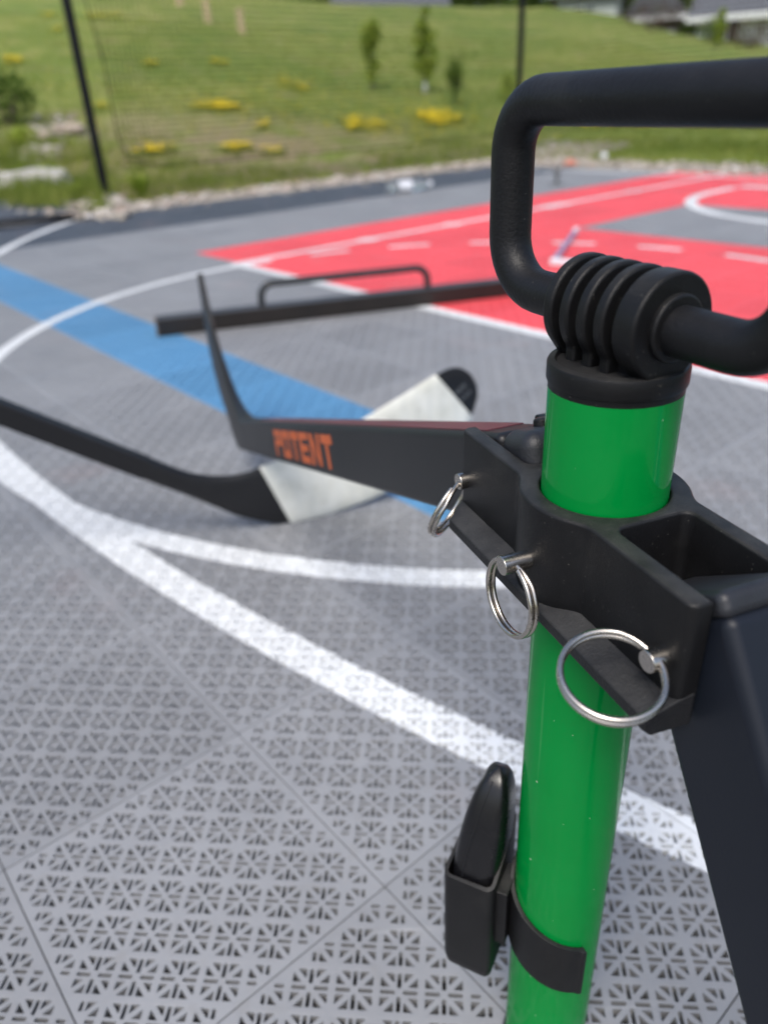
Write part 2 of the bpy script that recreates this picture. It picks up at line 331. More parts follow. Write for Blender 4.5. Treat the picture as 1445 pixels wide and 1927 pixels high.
def tile_mesh():
    half = TILE*.9955/2; s = 2*half*math.sqrt(2)/10
    def rot(a): c, d = math.cos(a), math.sin(a); return lambda p: (p[0]*c-p[1]*d, p[0]*d+p[1]*c)
    bar = [(.092, -.028), (.110, -.046), (.398, -.046), (.416, -.028), (.416, .028), (.398, .046), (.110, .046), (.092, .028)]
    tri1 = [(.216, .112), (.398, .112), (.416, .130), (.416, .312), (.403, .317), (.211, .125)]
    tri2 = [(q, p) for p, q in reversed(tri1)]
    holes = []
    for k in range(4):
        f = rot(k*math.pi/2)
        for h, kind in ((bar, 'b'), (tri1, 't'), (tri2, 't')): holes.append(([f(p) for p in h], k, kind))
    def inside(poly, p):
        r = True
        for i in range(len(poly)):
            a, b = poly[i], poly[(i+1) % len(poly)]
            if (b[0]-a[0])*(p[1]-a[1])-(b[1]-a[1])*(p[0]-a[0]) < 0: r = False
        return r
    def cell(outer, hs):
        vs = list(outer); es = [(i, (i+1) % len(outer)) for i in range(len(outer))]; loops = []
        if len(outer) == 4: vs += [(-.452, -.452), (.452, -.452), (.452, .452), (-.452, .452)]; es += [(4, 5), (5, 6), (6, 7), (7, 4)]
        for h in hs:
            b = len(vs); vs += h; es += [(b+i, b+(i+1) % len(h)) for i in range(len(h))]; loops.append(list(range(b, b+len(h))))
        ov, oe, of, *_ = delaunay_2d_cdt([Vector(v) for v in vs], es, [], 0, 1e-7)
        keep = []
        for f in of:
            c = sum((ov[i] for i in f), Vector((0, 0)))/len(f)
            if any(inside(h, c) for h in hs) or not inside(outer, c): continue
            keep.append(tuple(f))
        return [tuple(v) for v in ov], keep, hs
    full = cell([(-.5, -.5), (.5, -.5), (.5, .5), (-.5, .5)], [h for h, k, d in holes])
    halves = []
    for q in range(4):                           # right-angled corner in quadrant q
        f = rot(q*math.pi/2); outer = [f(p) for p in ((.5, -.5), (.5, .5), (-.5, .5))]
        hs = []
        for h, k, d in holes:
            # drop holes that reach the cut edge
            g = rot(-q*math.pi/2); m = min(sum(g(p)) for p in h)
            if m > .07*math.sqrt(2)+.05: hs.append(h)
            elif d == 'b' and m > .02:
                hs.append([f(p) for p in ([(.20, -.044), (.40, -.044), (.415, -.028), (.415, .028), (.40, .044), (.20, .044)] if k == q else [(.044, .20), (.044, .40), (.028, .415), (-.028, .415), (-.044, .40), (-.044, .20)])])
        halves.append(cell(outer, hs))
    mb = MB(); c45 = math.sqrt(.5)
    def place(cl, ci, cj):
        ov, of, hs = cl; V = []
        def X(p):
            a, b = (p[0]+ci)*s, (p[1]+cj)*s; return (c45*(a-b), c45*(a+b))
        sunk = lambda p: -.00015 if (cl is full and max(abs(p[0]), abs(p[1])) < .44) else 0.0
        mb.add([(*X(p), sunk(p)) for p in ov], of)
        for h in hs:
            k = len(h); mb.add([(*X(p), sunk(p)) for p in h]+[(*X(p), -.008) for p in h], [((i+1) % k, i, i+k, (i+1) % k+k) for i in range(k)])
    for i in range(-5, 5):
        for j in range(-5, 5):
            a, b = i+.5, j+.5; d = abs(a)+abs(b)
            if d < 4.5: place(full, a, b)
            elif d < 5.2:
                # cell cut by the tile edge: keep the half towards the centre
                q = {(-1, -1): 0, (1, -1): 1, (1, 1): 2, (-1, 1): 3}[(int(math.copysign(1, a)), int(math.copysign(1, b)))]
                place(halves[q], a, b)
    k = half; rim = [(-k, -k), (k, -k), (k, k), (-k, k)]
    mb.add([(*p, 0) for p in rim]+[(*p, -.013) for p in rim], [(i, (i+1) % 4, (i+1) % 4+4, i+4) for i in range(4)])
    me = bpy.data.meshes.new('tile'); me.from_pydata(mb.v, [], mb.f); me.update(); me.materials.append(MT_tile)
    bm = bmesh.new(); bm.from_mesh(me); bmesh.ops.remove_doubles(bm, verts=bm.verts, dist=1e-6); bmesh.ops.recalc_face_normals(bm, faces=bm.faces); bm.to_mesh(me); bm.free()
    # top faces must look up
    if sum(p.normal.z*p.area for p in me.polygons) < 0: me.flip_normals()
    return me
TM = tile_mesh()
spots = []
ni, nj = int((XEND-GX0)/TILE), int((YEND-GY0)/TILE)
for i in range(-14, ni+1):
    for j in range(-14, nj+1):
        gx, gy = GX0+(i+.5)*TILE, GY0+(j+.5)*TILE
        x, y = g2w(gx, gy)
        if y < -.8 or abs(x) > 1.3+.95*max(y, 0): continue
        P = proj((x, y, 0)); vis = P[2] > .2 and -90 < P[0] < 1530 and P[1] < 2080
        spots.append((0 if vis else 1, P[2] if vis else math.hypot(x, y), x, y))
spots.sort()
for k, (v, d, x, y) in enumerate(spots[:300]):
    o = bpy.data.objects.new('tile', TM); col.objects.link(o); o.location = (x, y, 0); o.rotation_euler = (0, 0, GRID); o.parent = court
    if k == 0: tile0 = o
fm = bpy.data.meshes.new('tile_field'); fm.from_pydata([(x, y, 0) for v, d, x, y in spots[300:]], [], []); fm.materials.append(MT_tile)
field = bpy.data.objects.new('tile_field', fm); col.objects.link(field); field.parent = court; tag(field, kind='stuff')
ng = bpy.data.node_groups.new('tile_scatter', 'GeometryNodeTree')
ng.interface.new_socket('Geometry', in_out='INPUT', socket_type='NodeSocketGeometry'); ng.interface.new_socket('Geometry', in_out='OUTPUT', socket_type='NodeSocketGeometry')
gi, go = ng.nodes.new('NodeGroupInput'), ng.nodes.new('NodeGroupOutput'); iop = ng.nodes.new('GeometryNodeInstanceOnPoints'); oi = ng.nodes.new('GeometryNodeObjectInfo')
oi.inputs['Object'].default_value = tile0; oi.transform_space = 'ORIGINAL'; oi.inputs['As Instance'].default_value = True
ng.links.new(gi.outputs[0], iop.inputs['Points']); ng.links.new(oi.outputs['Geometry'], iop.inputs['Instance']); iop.inputs['Rotation'].default_value = (0, 0, GRID)
ng.links.new(iop.outputs[0], go.inputs[0])
md = field.modifiers.new('tiles', 'NODES'); md.node_group = ng

# ------------------------------------------------------------------ terrain
crest_px = [(-900, -30), (0, -40), (400, -20), (640, 6), (830, 9), (1040, 13), (1160, 27), (1270, 64), (1445, 84), (1900, 120), (2600, 140)]
_ca, _ct = [], []
for px, py in crest_px:
    d = ray(px, py); _ca.append(math.atan2(d[0], d[1])); _ct.append(d[2]/math.hypot(d[0], d[1]))
RC = 34.0
def soft(s): return s*s/(s+1.6) if s > 0 else 0.0
def off(x, y):
    gx, gy = w2g(x, y); return max(gy-5.45, gx-6.05)
def terr(x, y, rough=True):
    r = math.hypot(x, y); az = math.atan2(x, y); te = float(np.interp(az, _ca, _ct))
    ux, uy = math.sin(az), math.cos(az)
    sc_ = soft(max(off(ux*RC, uy*RC), 1.0)); S = (EYE[2]+RC*te)/sc_
    s = off(x, y); rr = min(r, RC); z = S*soft(off(ux*rr, uy*rr))
    if r > RC: z -= (r-RC)*.02
    if s <= 0: z = -.03
    if rough and s > 0:
        z += (noise.noise(Vector((x*.9, y*.9, 0)))*.035+noise.noise(Vector((x*3, y*3, 4)))*.018)*min(1, s/1.0)
    return z-.03*max(0, 1-max(s, 0)/.4) if s > 0 else z
def hit(px, py):
    d = ray(px, py); d = d/math.hypot(d[0], d[1]); t = 3.0
    while t < 120:
        if EYE[2]+t*d[2] <= terr(t*d[0], t*d[1], False): break
        t += .04
    return np.array([t*d[0], t*d[1], terr(t*d[0], t*d[1])])
hv, hf = [], []
NA, NR = 220, 190
rads = [2.2*(140/2.2)**(k/(NR-1)) for k in range(NR)]
for i in range(NA):
    a = R(-80)+R(160)*i/(NA-1)
    for r in rads:
        x, y = r*math.sin(a), r*math.cos(a); z = terr(x, y)
        gx, gy = w2g(x, y)
        if gx < XEND+.1 and gy < YEND+.1: z = -.16
        hv.append((x, y, z))
for i in range(NA-1):
    for k in range(NR-1): hf.append((i*NR+k, i*NR+k+1, (i+1)*NR+k+1, (i+1)*NR+k))
me = bpy.data.meshes.new('hillside'); me.from_pydata(hv, [], hf); me.update()
hill = link('hillside', me, MT_hill, smooth=180); tag(hill, kind='structure')
if sum(p.normal.z for p in me.polygons) < 0: me.flip_normals()
gp = MB(); gp.add([(-400, -400, -.30), (400, -400, -.30), (400, 400, -.30), (-400, 400, -.30)], [(0, 1, 2, 3)])
tag(gp.build('ground', MT_hill), kind='structure')

# gravel strip, one heap of stones
ico = bmesh.new(); bmesh.ops.create_icosphere(ico, subdivisions=1, radius=1.0); iv = np.array([v.co[:] for v in ico.verts]); iff = [tuple(v.index for v in f.verts) for f in ico.faces]; ico.free()
def heap(name, pts, mat, parent=None):
    V = []; Fc = []
    for (x, y, z, r) in pts:
        q = iv*(1+rng.uniform(-.28, .28, (len(iv), 1)))*np.array([r*rng.uniform(.8, 1.4), r*rng.uniform(.7, 1.1), r*rng.uniform(.5, .85)])
        a = rng.uniform(0, 6.28); c, s_ = math.cos(a), math.sin(a); q = np.c_[q[:, 0]*c-q[:, 1]*s_, q[:, 0]*s_+q[:, 1]*c, q[:, 2]]
        b = len(V)*0+sum_len[0]; V.append(q+np.array([x, y, z])); Fc += [tuple(b+i for i in f) for f in iff]; sum_len[0] += len(iv)
    me = bpy.data.meshes.new(name); me.from_pydata(np.vstack(V).tolist(), [], Fc); me.update(); return link(name, me, mat, parent, smooth=60)
pts = []
def strip(gx0, gx1, gy0, gy1, n):
    for _ in range(n):
        gx, gy = rng.uniform(gx0, gx1), rng.uniform(gy0, gy1)
        edge = noise.noise(Vector((gx*1.7, gy*1.7, 9)))*.22
        if gy > 5.32+edge and gx < 6.7: continue
        x, y = g2w(gx, gy); pts.append((x, y, max(terr(x, y), -.03)+rng.uniform(-.012, .022), rng.uniform(.010, .025)))
strip(1.75, 7.0, 4.50, 5.5, 8500)
strip(5.16, 6.1, -1.0, 4.5, 6500)
for _ in range(420):
    P = gnd(rng.uniform(20, 240), rng.uniform(372, 415)); pts.append((P[0], P[1], rng.uniform(-.01, .02), rng.uniform(.015, .04)))
for _ in range(90):
    P = hit(rng.normal(115, 25), rng.normal(244, 12)); pts.append((*P[:2], P[2]+.01, rng.uniform(.015, .04)))
for _ in range(150):
    P = hit(rng.normal(75, 22), rng.normal(293, 8)); pts.append((*P[:2], P[2]+.01, rng.uniform(.02, .05)))
sum_len = [0]
tag(heap('gravel', pts, MT_gravel), 'pale pinkish gravel strip between the court edge and the grass', 'gravel', kind='stuff')

# grass blades on the slope
def blades(n, sampler, h0, h1, w0, w1):
    V = np.zeros((n, 3, 3)); k = 0
    while k < n:
        x, y, z, sc_ = sampler(); h = rng.uniform(h0, h1)*sc_; w = rng.uniform(w0, w1); a = rng.uniform(0, 6.28); l = rng.normal(0, .35, 2)*h
        V[k, 0] = (x-w*math.cos(a), y-w*math.sin(a), z-.01); V[k, 1] = (x+w*math.cos(a), y+w*math.sin(a), z-.01); V[k, 2] = (x+l[0], y+l[1], z+h); k += 1
    return V
SOIL = [hit(470, 272), hit(350, 235), hit(560, 300), hit(610, 262)]
def samp():
    while True:
        a = rng.uniform(R(-40), R(40)); r = 5.0+17*rng.random()**1.8
        x, y = r*math.sin(a), r*math.cos(a); s = off(x, y)
        if s < -.12: continue
        if s < .12 and rng.random() < .5: continue
        if min(((x-q[0])/.9)**2+((y-q[1])/.75)**2 for q in SOIL) < 1.0+.9*noise.noise(Vector((x*1.8, y*1.8, 7))) and rng.random() < .8: continue
        tall = 1.0+.9*max(0, noise.noise(Vector((x*1.1, y*1.1, 3))))
        if s < 1.2: tall *= 1.35
        return x, y, terr(x, y), tall*.8
def samp_left():
    while True:
        P = gnd(rng.uniform(-120, 205), rng.uniform(330, 402))
        if noise.noise(Vector((P[0]*2.2, P[1]*2.2, 1))) < .02: continue
        return P[0], P[1], max(terr(P[0], P[1]), -.02), 1.5
V = np.concatenate([blades(95000, samp, .03, .085, .003, .007), blades(5000, samp_left, .05, .13, .003, .006)])
me = bpy.data.meshes.new('grass'); me.from_pydata(V.reshape(-1, 3).tolist(), [], [(3*i, 3*i+1, 3*i+2) for i in range(len(V))]); me.update()
tag(link('grass', me, MT_grass), 'rough green meadow grass growing over the slope behind the court', 'grass', kind='stuff')

# ------------------------------------------------------------------ training stand
PX, PY = 0.0856, 0.2586
AZ = -1.2246; E_ = np.array([math.cos(AZ), math.sin(AZ), 0]); N_ = np.array([math.sin(AZ), -math.cos(AZ), 0]); O_ = np.array([PX, PY, 0.0])
def W(a, n, z): return O_+a*E_+n*N_+np.array([0, 0, z])
stand = empty('training_stand', (PX, PY, 0)); tag(stand, 'bright green pole stand with black bracket and bail handle', 'training stand')
def lathe(prof, n=64, c=(PX, PY)):
    m = MB(); vs = []; fs = []; k = len(prof)
    for i in range(n):
        a = 2*math.pi*i/n
        for r, z in prof: vs.append((c[0]+r*math.cos(a), c[1]+r*math.sin(a), z))
    for i in range(n):
        j = (i+1) % n
        for q in range(k-1): fs.append((i*k+q, j*k+q, j*k+q+1, i*k+q+1))
    return m.add(vs, fs)
lathe([(0, .0005), (.024, .0005), (.024, .4515), (0, .4515)], 96).build('pole', MT_green, stand, smooth=40)
lathe([(0, .0004), (.0252, .0004), (.0256, .002), (.0256, .010), (.0248, .0112), (.0236, .0112)], 64).build('foot_cap', MT_black, stand, smooth=30)
cap = lathe([(0, .4455), (.0240, .4455), (.0241, .4478), (.0245, .4480), (.0248, .4488), (.0248, .4542), (.0243, .4552), (.0220, .4556), (.0212, .4545), (0, .4545)], 96).build('cap', MT_black, stand, smooth=35)
HA = -1.1; Hh = np.array([math.cos(HA), math.sin(HA), 0]); Hn = np.array([math.sin(HA), -math.cos(HA), 0]); HZ = .4712
def HW(a, n, z): return O_+a*Hh+n*Hn+np.array([0, 0, z])
def fin(h0, h1, r, name='fin', foot=.0134):
    poly = [(-foot, .4535), (foot, .4535)]+[(r*math.cos(q), HZ+r*math.sin(q)) for q in np.linspace(-.72, math.pi+.72, 40)]
    m = MB(); m.prism(poly, lambda a, b, n: HW(n, a, b), h0, h1); return m.build(name, MT_black, cap, bevel=.0014, seg=3)
for hc in (-.0195, -.0108, -.0022, .0064): fin(hc-.0024, hc+.0024, .0178, foot=min(.0134, math.sqrt(.0232**2-(abs(hc)+.002)**2)))
fin(.0128, .0226, .0178, 'end_collar', foot=.0075)
m = MB(); m.tube([HW(h, 0, HZ) for h in (-.0225, .0250)], .0112, 40); m.build('hub', MT_black, cap, smooth=40, bevel=.0012)
m = MB(); m.prism([(-.0085, .4535), (.0085, .4535), (.0085, HZ), (-.0085, HZ)], lambda a, b, n: HW(n, a, b), -.0175, .015); m.build('web', MT_black, cap)
path = []
def arc(c, r, a0, a1, n=10): return [(c[0]+r*math.cos(q), c[1]+r*math.sin(q)) for q in np.linspace(a0, a1, n)]
ZB, ZT, HWd, rb, rt = HZ-.0005, .5369, .0656, .0200, .0175
P2 = [(-.02, ZB), (-.03, ZB)]+arc((-HWd+rb, ZB+rb), rb, 1.5*math.pi, math.pi)+[(-HWd, .5*(ZB+ZT))]+arc((-HWd+rt, ZT-rt), rt, math.pi, .5*math.pi)+[(-.015, ZT), (.015, ZT)]+arc((HWd-rt, ZT-rt), rt, .5*math.pi, 0)+[(HWd, .5*(ZB+ZT))]+arc((HWd-rb, ZB+rb), rb, 0, -.5*math.pi)+[(.03, ZB), (.02, ZB)]
m = MB(); m.tube([HW(a, 0, z) for a, z in P2], .0083, 32); m.build('handle', MT_rubber, stand, smooth=60)

# bracket: two parallel plates and a round collar, one plan outline with the pole hole
BZ, BG, BT, BL, BE, RC_ = .4046, .0157, .0079, .0768, .0290, .0325
ZJ, FW, FD, FT = .0374, .0103, .0040, .0045
def smax(a, b, k=.004): return max(a, b)+max(k-abs(a-b), 0)**2/(4*k)
def nout(e):
    c = math.sqrt(max(RC_**2-e*e, 0)); return smax(BG+BT, c)
es = np.concatenate([[-BL], np.linspace(-.045, .045, 61), [BL]])
front = [(e, nout(e)) for e in es]
def pocket(sgn):
    r = .004; L = BL*sgn; ei = BE*sgn; q = []
    q.append((L, BG)); q += [(ei+sgn*(r-r*math.sin(t)), BG-r+r*math.cos(t)) for t in np.linspace(0, math.pi/2, 6)]
    q += [(ei+sgn*(r-r*math.cos(t)), -BG+r-r*math.sin(t)) for t in np.linspace(0, math.pi/2, 6)]; q.append((L, -BG)); return q
rc = .0035
def corner(sx, sn): 
    q = [(sx*(BL-rc+rc*math.sin(t)), BG+BT-rc+rc*math.cos(t)) for t in np.linspace(0, math.pi/2, 6)]
    return [(e, sn*n) for e, n in q]
mid = front[1:-1]
outer = list(reversed(corner(-1, 1)))+mid+corner(1, 1)+pocket(1)+list(reversed(corner(1, -1)))+[(e, -n) for e, n in reversed(mid)]+corner(-1, -1)+list(reversed(pocket(-1)))
hole = [(.02435*math.cos(q), .02435*math.sin(q)) for q in np.linspace(0, 2*math.pi, 64, endpoint=False)]
def plate_with_hole(outer, hole, fr, z0, z1):
    vs = outer+hole; k, h = len(outer), len(hole)
    edges = [(i, (i+1) % k) for i in range(k)]+[(k+i, k+(i+1) % h) for i in range(h)]
    ov, oe, of, orig, *_ = delaunay_2d_cdt([Vector(v) for v in vs], edges, [], 0, 1e-7)
    def pin(p, poly):
        c = False; j = len(poly)-1
        for i in range(len(poly)):
            if (poly[i][1] > p[1]) != (poly[j][1] > p[1]) and p[0] < (poly[j][0]-poly[i][0])*(p[1]-poly[i][1])/(poly[j][1]-poly[i][1])+poly[i][0]: c = not c
            j = i
        return c
    keep = []
    for f in of:
        c = sum((ov[i] for i in f), Vector((0, 0)))/len(f)
        if pin(c, outer) and not pin(c, hole): keep.append(tuple(f))
    mb = MB(); n = len(ov)
    mb.add([fr(v[0], v[1], z1) for v in ov]+[fr(v[0], v[1], z0) for v in ov], keep+[tuple(n+i for i in reversed(f)) for f in keep])
    return mb
def inset(poly, d):
    k = len(poly); P = np.array(poly); out = []
    area = sum(P[i][0]*P[(i+1) % k][1]-P[(i+1) % k][0]*P[i][1] for i in range(k)); sg = 1 if area > 0 else -1
    for i in range(k):
        t0 = P[i]-P[i-1]; t1 = P[(i+1) % k]-P[i]; t0 = t0/np.linalg.norm(t0); t1 = t1/np.linalg.norm(t1)
        n0, n1 = sg*np.array([-t0[1], t0[0]]), sg*np.array([-t1[1], t1[0]]); n_ = n0+n1; n_ /= max(1e-6, np.linalg.norm(n_)); out.append(tuple(P[i]+n_*d/max(.5, n_@n0)))
    return out
def rounded_plate(outer, hole, fr, z0, z1, r=.0014, seg=3):
    hole = hole[::-1]; mb = plate_with_hole(inset(outer, r), [tuple(np.array(p)*(1+r/.02435)) for p in hole], fr, z0, z1)
    for poly, sgn in ((outer, 1), (hole, 0)):
        k = len(poly); loops = []
        def ring_(d, z):
            q = inset(poly, d) if sgn else [tuple(np.array(p)*(1+d/.02435)) for p in poly]
            loops.append([fr(x, y, z) for x, y in q])
        ring_(r, z0)
        for i in range(seg+1):
            t = i/seg*math.pi/2; 
            if i: ring_(r*(1-math.sin(t)), z0+r*(1-math.cos(t)))
        for i in range(seg+1):
            t = i/seg*math.pi/2; ring_(r*(1-math.cos(t)), z1-r+r*math.sin(t))
        vs = [p for l in loops for p in l]; fs = []
        for l in range(len(loops)-1): fs += [(l*k+i, l*k+(i+1) % k, (l+1)*k+(i+1) % k, (l+1)*k+i) for i in range(k)]
        mb.add(vs, fs)
    return mb
mb = rounded_plate(outer, hole, lambda e, n, z: W(e, n, z), BZ-ZJ-FD-FT-.0022, BZ)
bracket = mb.build('bracket', MT_black, stand)
bm = bmesh.new(); bm.from_mesh(bracket.data); bmesh.ops.remove_doubles(bm, verts=bm.verts, dist=2e-6); bmesh.ops.recalc_face_normals(bm, faces=bm.faces); bm.to_mesh(bracket.data); bm.free()
bracket.data.polygons.foreach_set('use_smooth', [True]*len(bracket.data.polygons)); bracket.data.set_sharp_from_angle(angle=R(38))
for s in (1, -1):
    n0, n1 = BG+.0002, BG+BT+FW; z0 = BZ-ZJ; m = MB()
    # sloping ledge under each plate, its ends cut at an angle
    prof = [(n0, z0+.0022), (BG+BT-.0006, z0+.0006), (n1, z0-FD), (n1, z0-FD-FT), (n1-.003, z0-FD-FT-.003), (n0, z0-FD-FT-.003)]
    vs = []
    for sg in (-1, 1):
        for n, z in prof:
            cut = max(0, n-(BG+BT))*(.80 if sg < 0 else .10)
            vs.append(W(sg*(BL+(.0004 if sg > 0 else -.0004)-cut), s*n, z))
    k = len(prof); m.add(vs, [tuple(range(k)), tuple(range(2*k-1, k-1, -1))]+[(i, (i+1) % k, (i+1) % k+k, i+k) for i in range(k)])
    m.build('flange', MT_grain_lit, bracket, bevel=.0008, seg=2)

# split-ring pins
def make_pin(e, n_base, n_tip, C, nrm, label):
    t = empty('locking_pin', W(e, n_base, .3797)); tag(t, label, 'locking pin', 'steel pins through the bracket')
    m = MB(); m.tube([W(e, -.0265 if abs(e) > .01 else n_base-.012, .3797), W(e, n_tip, .3797)], .0039, 32); m.build('shank', MT_metal, t, bevel=.0005, smooth=40)
    C, nrm = np.array(C), np.array(nrm); nrm = nrm/np.linalg.norm(nrm)
    a = W(e, (n_base+n_tip)/2+.0006, .3797)-C; a -= nrm*(a@nrm); a /= np.linalg.norm(a); b = np.cross(nrm, a)
    pts = []; T0 = .35; Nn = 150
    for i in range(Nn):
        q = T0+i/(Nn-1)*(4*math.pi-.25); lift = (i/(Nn-1)-.5)*.0021*2
        s_ = max(-1, min(1, (q-T0-2*math.pi)/.5)); lift = .00114*s_
        pts.append(C+.0160*(math.cos(q)*a+math.sin(q)*b)+nrm*lift)
    m = MB(); m.tube(pts, .00108, 12); m.build('ring', MT_metal, t, smooth=60)
make_pin(-.0725, BG+BT, .0272, (.0326, .3224, .3638), (.7696, -.5209, -.3693), 'steel pin with split ring hanging edge-on at the bracket end by the lettered stick')
make_pin(0.0, RC_, .0442, (.0488, .2446, .3643), (.9282, .3694, -.0449), 'steel pin with split ring in the round collar of the green pole')
make_pin(.0681, BG+BT,   .0298, (.0690, .1805, .3783), (-.0486, -.2925, .955), 'steel pin with large open split ring at the near end of the bracket')

# stick held in the far end of the bracket
SLOPE = .352; SA = math.atan(SLOPE); SH, STH = .0450, .0290
sd = np.array([-math.cos(SA), -math.sin(SA)]); sn = np.array([-math.sin(SA), math.cos(SA)])         # in (e,z): along the shaft, and up across it
s_top0 = np.array([-.0963, .3937])                                                                 # a point of its upper edge
def SP(t, v, n):                                                                                    # t along the shaft from e=-.0963, v down from upper edge
    p = s_top0+t*sd-v*sn; return W(p[0], n, p[1])
stick = empty('hockey_stick', SP(.765, SH, 0)); tag(stick, 'matte black hockey stick lettered in orange, clamped in the bracket with its blade rising', 'hockey stick')
T1 = .760
m = MB(); m.box(SP((T1-.040)/2, SH/2, 0), SP((T1+.040)/2, 0, 0)-SP(0, 0, 0), (SP(0, 0, 0)-SP(0, SH/2, 0)), N_*STH/2); m.build('shaft', MT_stick, stick, bevel=.0042, seg=4)
m = MB(); m.box(SP(.29, -.0003, 0), SP(.31, 0, 0)-SP(0, 0, 0), (SP(0, 0, 0)-SP(0, .0003, 0)), N_*.0100); m.build('top_stripe', MT_maroon, stick)
m = MB(); m.box(SP(-.0525, SH/2, 0), SP(.0135, 0, 0)-SP(0, 0, 0), (SP(0, 0, 0)-SP(0, SH/2+.0010, 0)), N_*(STH/2+.0004)); plug = m.build('end_plug', MT_cap, stick, bevel=.0075, seg=6)
m = MB(); m.tube([SP(-.049, .001, -.003), SP(-.049, -.0045, -.003)], [.0042, .0036], 20); m.build('plug_button', MT_black, plug, bevel=.0015)
# blade outline in the plane of the stick (e, z), thinning towards the toe and gently cupped
low = [(-.800, .096), (-.858, .074), (-.905, .058), (-.940, .058), (-.965, .066), (-1.02, .090), (-1.068, .118), (-1.097, .152), (-1.108, .20), (-1.106, .25), (-1.098, .295)]
upp = [(-.755, .161), (-.815, .145), (-.845, .142), (-.874, .143), (-.900, .147), (-.925, .155), (-.950, .168), (-.985, .188), (-1.018, .214), (-1.055, .258), (-1.084, .300)]
def blade_mesh(low, upp, frame, th, curve, grow=0.0, cols=9):
    k = len(low); m = MB(); vs = []
    for side in (1, -1):
        for i in range(k):
            for j in range(cols):
                w = j/(cols-1); w = .5-.5*math.cos(math.pi*w); p = np.array(low[i])*(1-w)+np.array(upp[i])*w
                v = np.array(upp[i])-np.array(low[i]); p = p+v/np.linalg.norm(v)*grow*(2*w-1)
                edge = math.sqrt(max(0, 1-abs(2*w-1)**7)); vs.append(frame(p[0], p[1], side*(th(p[0])/2+grow)*(.30+.70*edge)+curve(p[0])))
    n = k*cols; fs = []
    for s_ in (0, 1):
        for i in range(k-1):
            for j in range(cols-1):
                q = (s_*n+i*cols+j, s_*n+(i+1)*cols+j, s_*n+(i+1)*cols+j+1, s_*n+i*cols+j+1); fs.append(q if s_ == 0 else q[::-1])
    ring_ = [i*cols for i in range(k)]+[(k-1)*cols+j for j in range(1, cols)]+[i*cols+cols-1 for i in range(k-2, -1, -1)]+[j for j in range(cols-2, 0, -1)]
    for a, b in zip(ring_, ring_[1:]+ring_[:1]): fs.append((a, b, b+n, a+n))
    return m.add(vs, fs)
def dense(L_, k):
    P = np.array(L_); d = np.r_[0, np.cumsum(np.linalg.norm(np.diff(P, axis=0), axis=1))]; t = np.linspace(0, len(P)-1, k); out = []
    for x in t:                                   # Catmull-Rom through the outline points
        i = min(int(x), len(P)-2); f = x-i; p0, p1, p2, p3 = P[max(i-1, 0)], P[i], P[i+1], P[min(i+2, len(P)-1)]
        out.append(tuple(.5*((2*p1)+(p2-p0)*f+(2*p0-5*p1+4*p2-p3)*f*f+(3*p1-p0-3*p2+p3)*f**3)))
    return out
blade_mesh(dense(low, 44), dense(upp, 44), lambda a, b, n: W(a, n, b), lambda a: .0085+.020*max(0, min(1, (a+1.02)/.24))**1.3, lambda a: 0.0).build('blade', MT_stick, stick, smooth=50)
# lettering: blocky capitals on the face towards the camera
def strokes(ch):
    t = .27
    S = {'P': [(0, 1-t, 1, 1), (1-t, .40, 1, 1-t), (0, .40, 1-t, .40+t*.9), (0, 0, t, .40)],
         'O': [(0, 1-t, 1, 1), (0, 0, 1, t), (0, t, t, 1-t), (1-t, t, 1, 1-t)],
         'T': [(0, 1-t, 1, 1), (.5-t/2, 0, .5+t/2, 1-t)],
         'E': [(0, 1-t*.85, 1, 1), (0, .38, 1-.1, .38+t*.85), (0, 0, 1, t*.85), (0, t*.85, t, .38), (0, .38+t*.85, t, 1-t*.85)],
         'N': [(0, 0, t, 1), (1-t, 0, 1, 1)]}
    out = [[(a, b), (c, b), (c, d), (a, d)] for a, b, c, d in S[ch]]
    if ch == 'N': out.append([(t*.35, 1.0), (t*1.15, 1.0), (1-t*.35, 0), (1-t*1.15, 0)])
    return out
m = MB(); LT0, LT1, LV0, LV1 = .499, .246, .0082, .0375
tot = 6.0; gap = .13; cw = (1-gap*5/6.0)/6
for q, ch in enumerate('POTENT'):
    x0 = q*(1/6.0)
    for k, poly in enumerate(strokes(ch)):
        P = [(LT0+(LT1-LT0)*(x0+a*(1/6.0)*(1-gap)), LV1+(LV0-LV1)*b) for a, b in poly]
        nn = STH/2+.00012+(.00008 if k else 0)
        m.add([SP(a, v, nn) for a, v in P], [(0, 1, 2, 3)])
m.build('lettering', MT_orange, stick)

# dark stick in the near end of the bracket, running down to the court
LA = R(56.6); ld = np.array([math.cos(LA), -math.sin(LA)]); ln = np.array([math.sin(LA), math.cos(LA)]); lp = np.array([.0681, .3799])
def LP(t, v, n):
    p = lp+t*ld+v*ln; return W(p[0], n, p[1])
LEN = (.3799-.0225*math.cos(LA)-.004)/math.sin(LA)
leg = empty('support_leg', LP(LEN, 0, 0)); tag(leg, 'thick navy black shaft sloping down from the near end of the bracket', 'support leg')
m = MB(); m.box(LP((LEN-.012)/2+.0005, 0, 0), LP((LEN+.011)/2, 0, 0)-LP(0, 0, 0), LP(0, .0224, 0)-LP(0, 0, 0), N_*.0143); m.build('shaft', MT_navy, leg, bevel=.0045, seg=4)
m = MB(); m.box(LP(-.0140, 0, 0), LP(.0045, 0, 0)-LP(0, 0, 0), LP(0, .0226, 0)-LP(0, 0, 0), N_*.0146); m.build('end_plug', MT_cap, leg, bevel=.0035, seg=4)
m = MB(); m.box(LP(LEN-.02, 0, 0), LP(.022, 0, 0)-LP(0, 0, 0), LP(0, .0238, 0)-LP(0, 0, 0), N_*.0158); m.build('rubber_foot', MT_rubber, leg, bevel=.004)

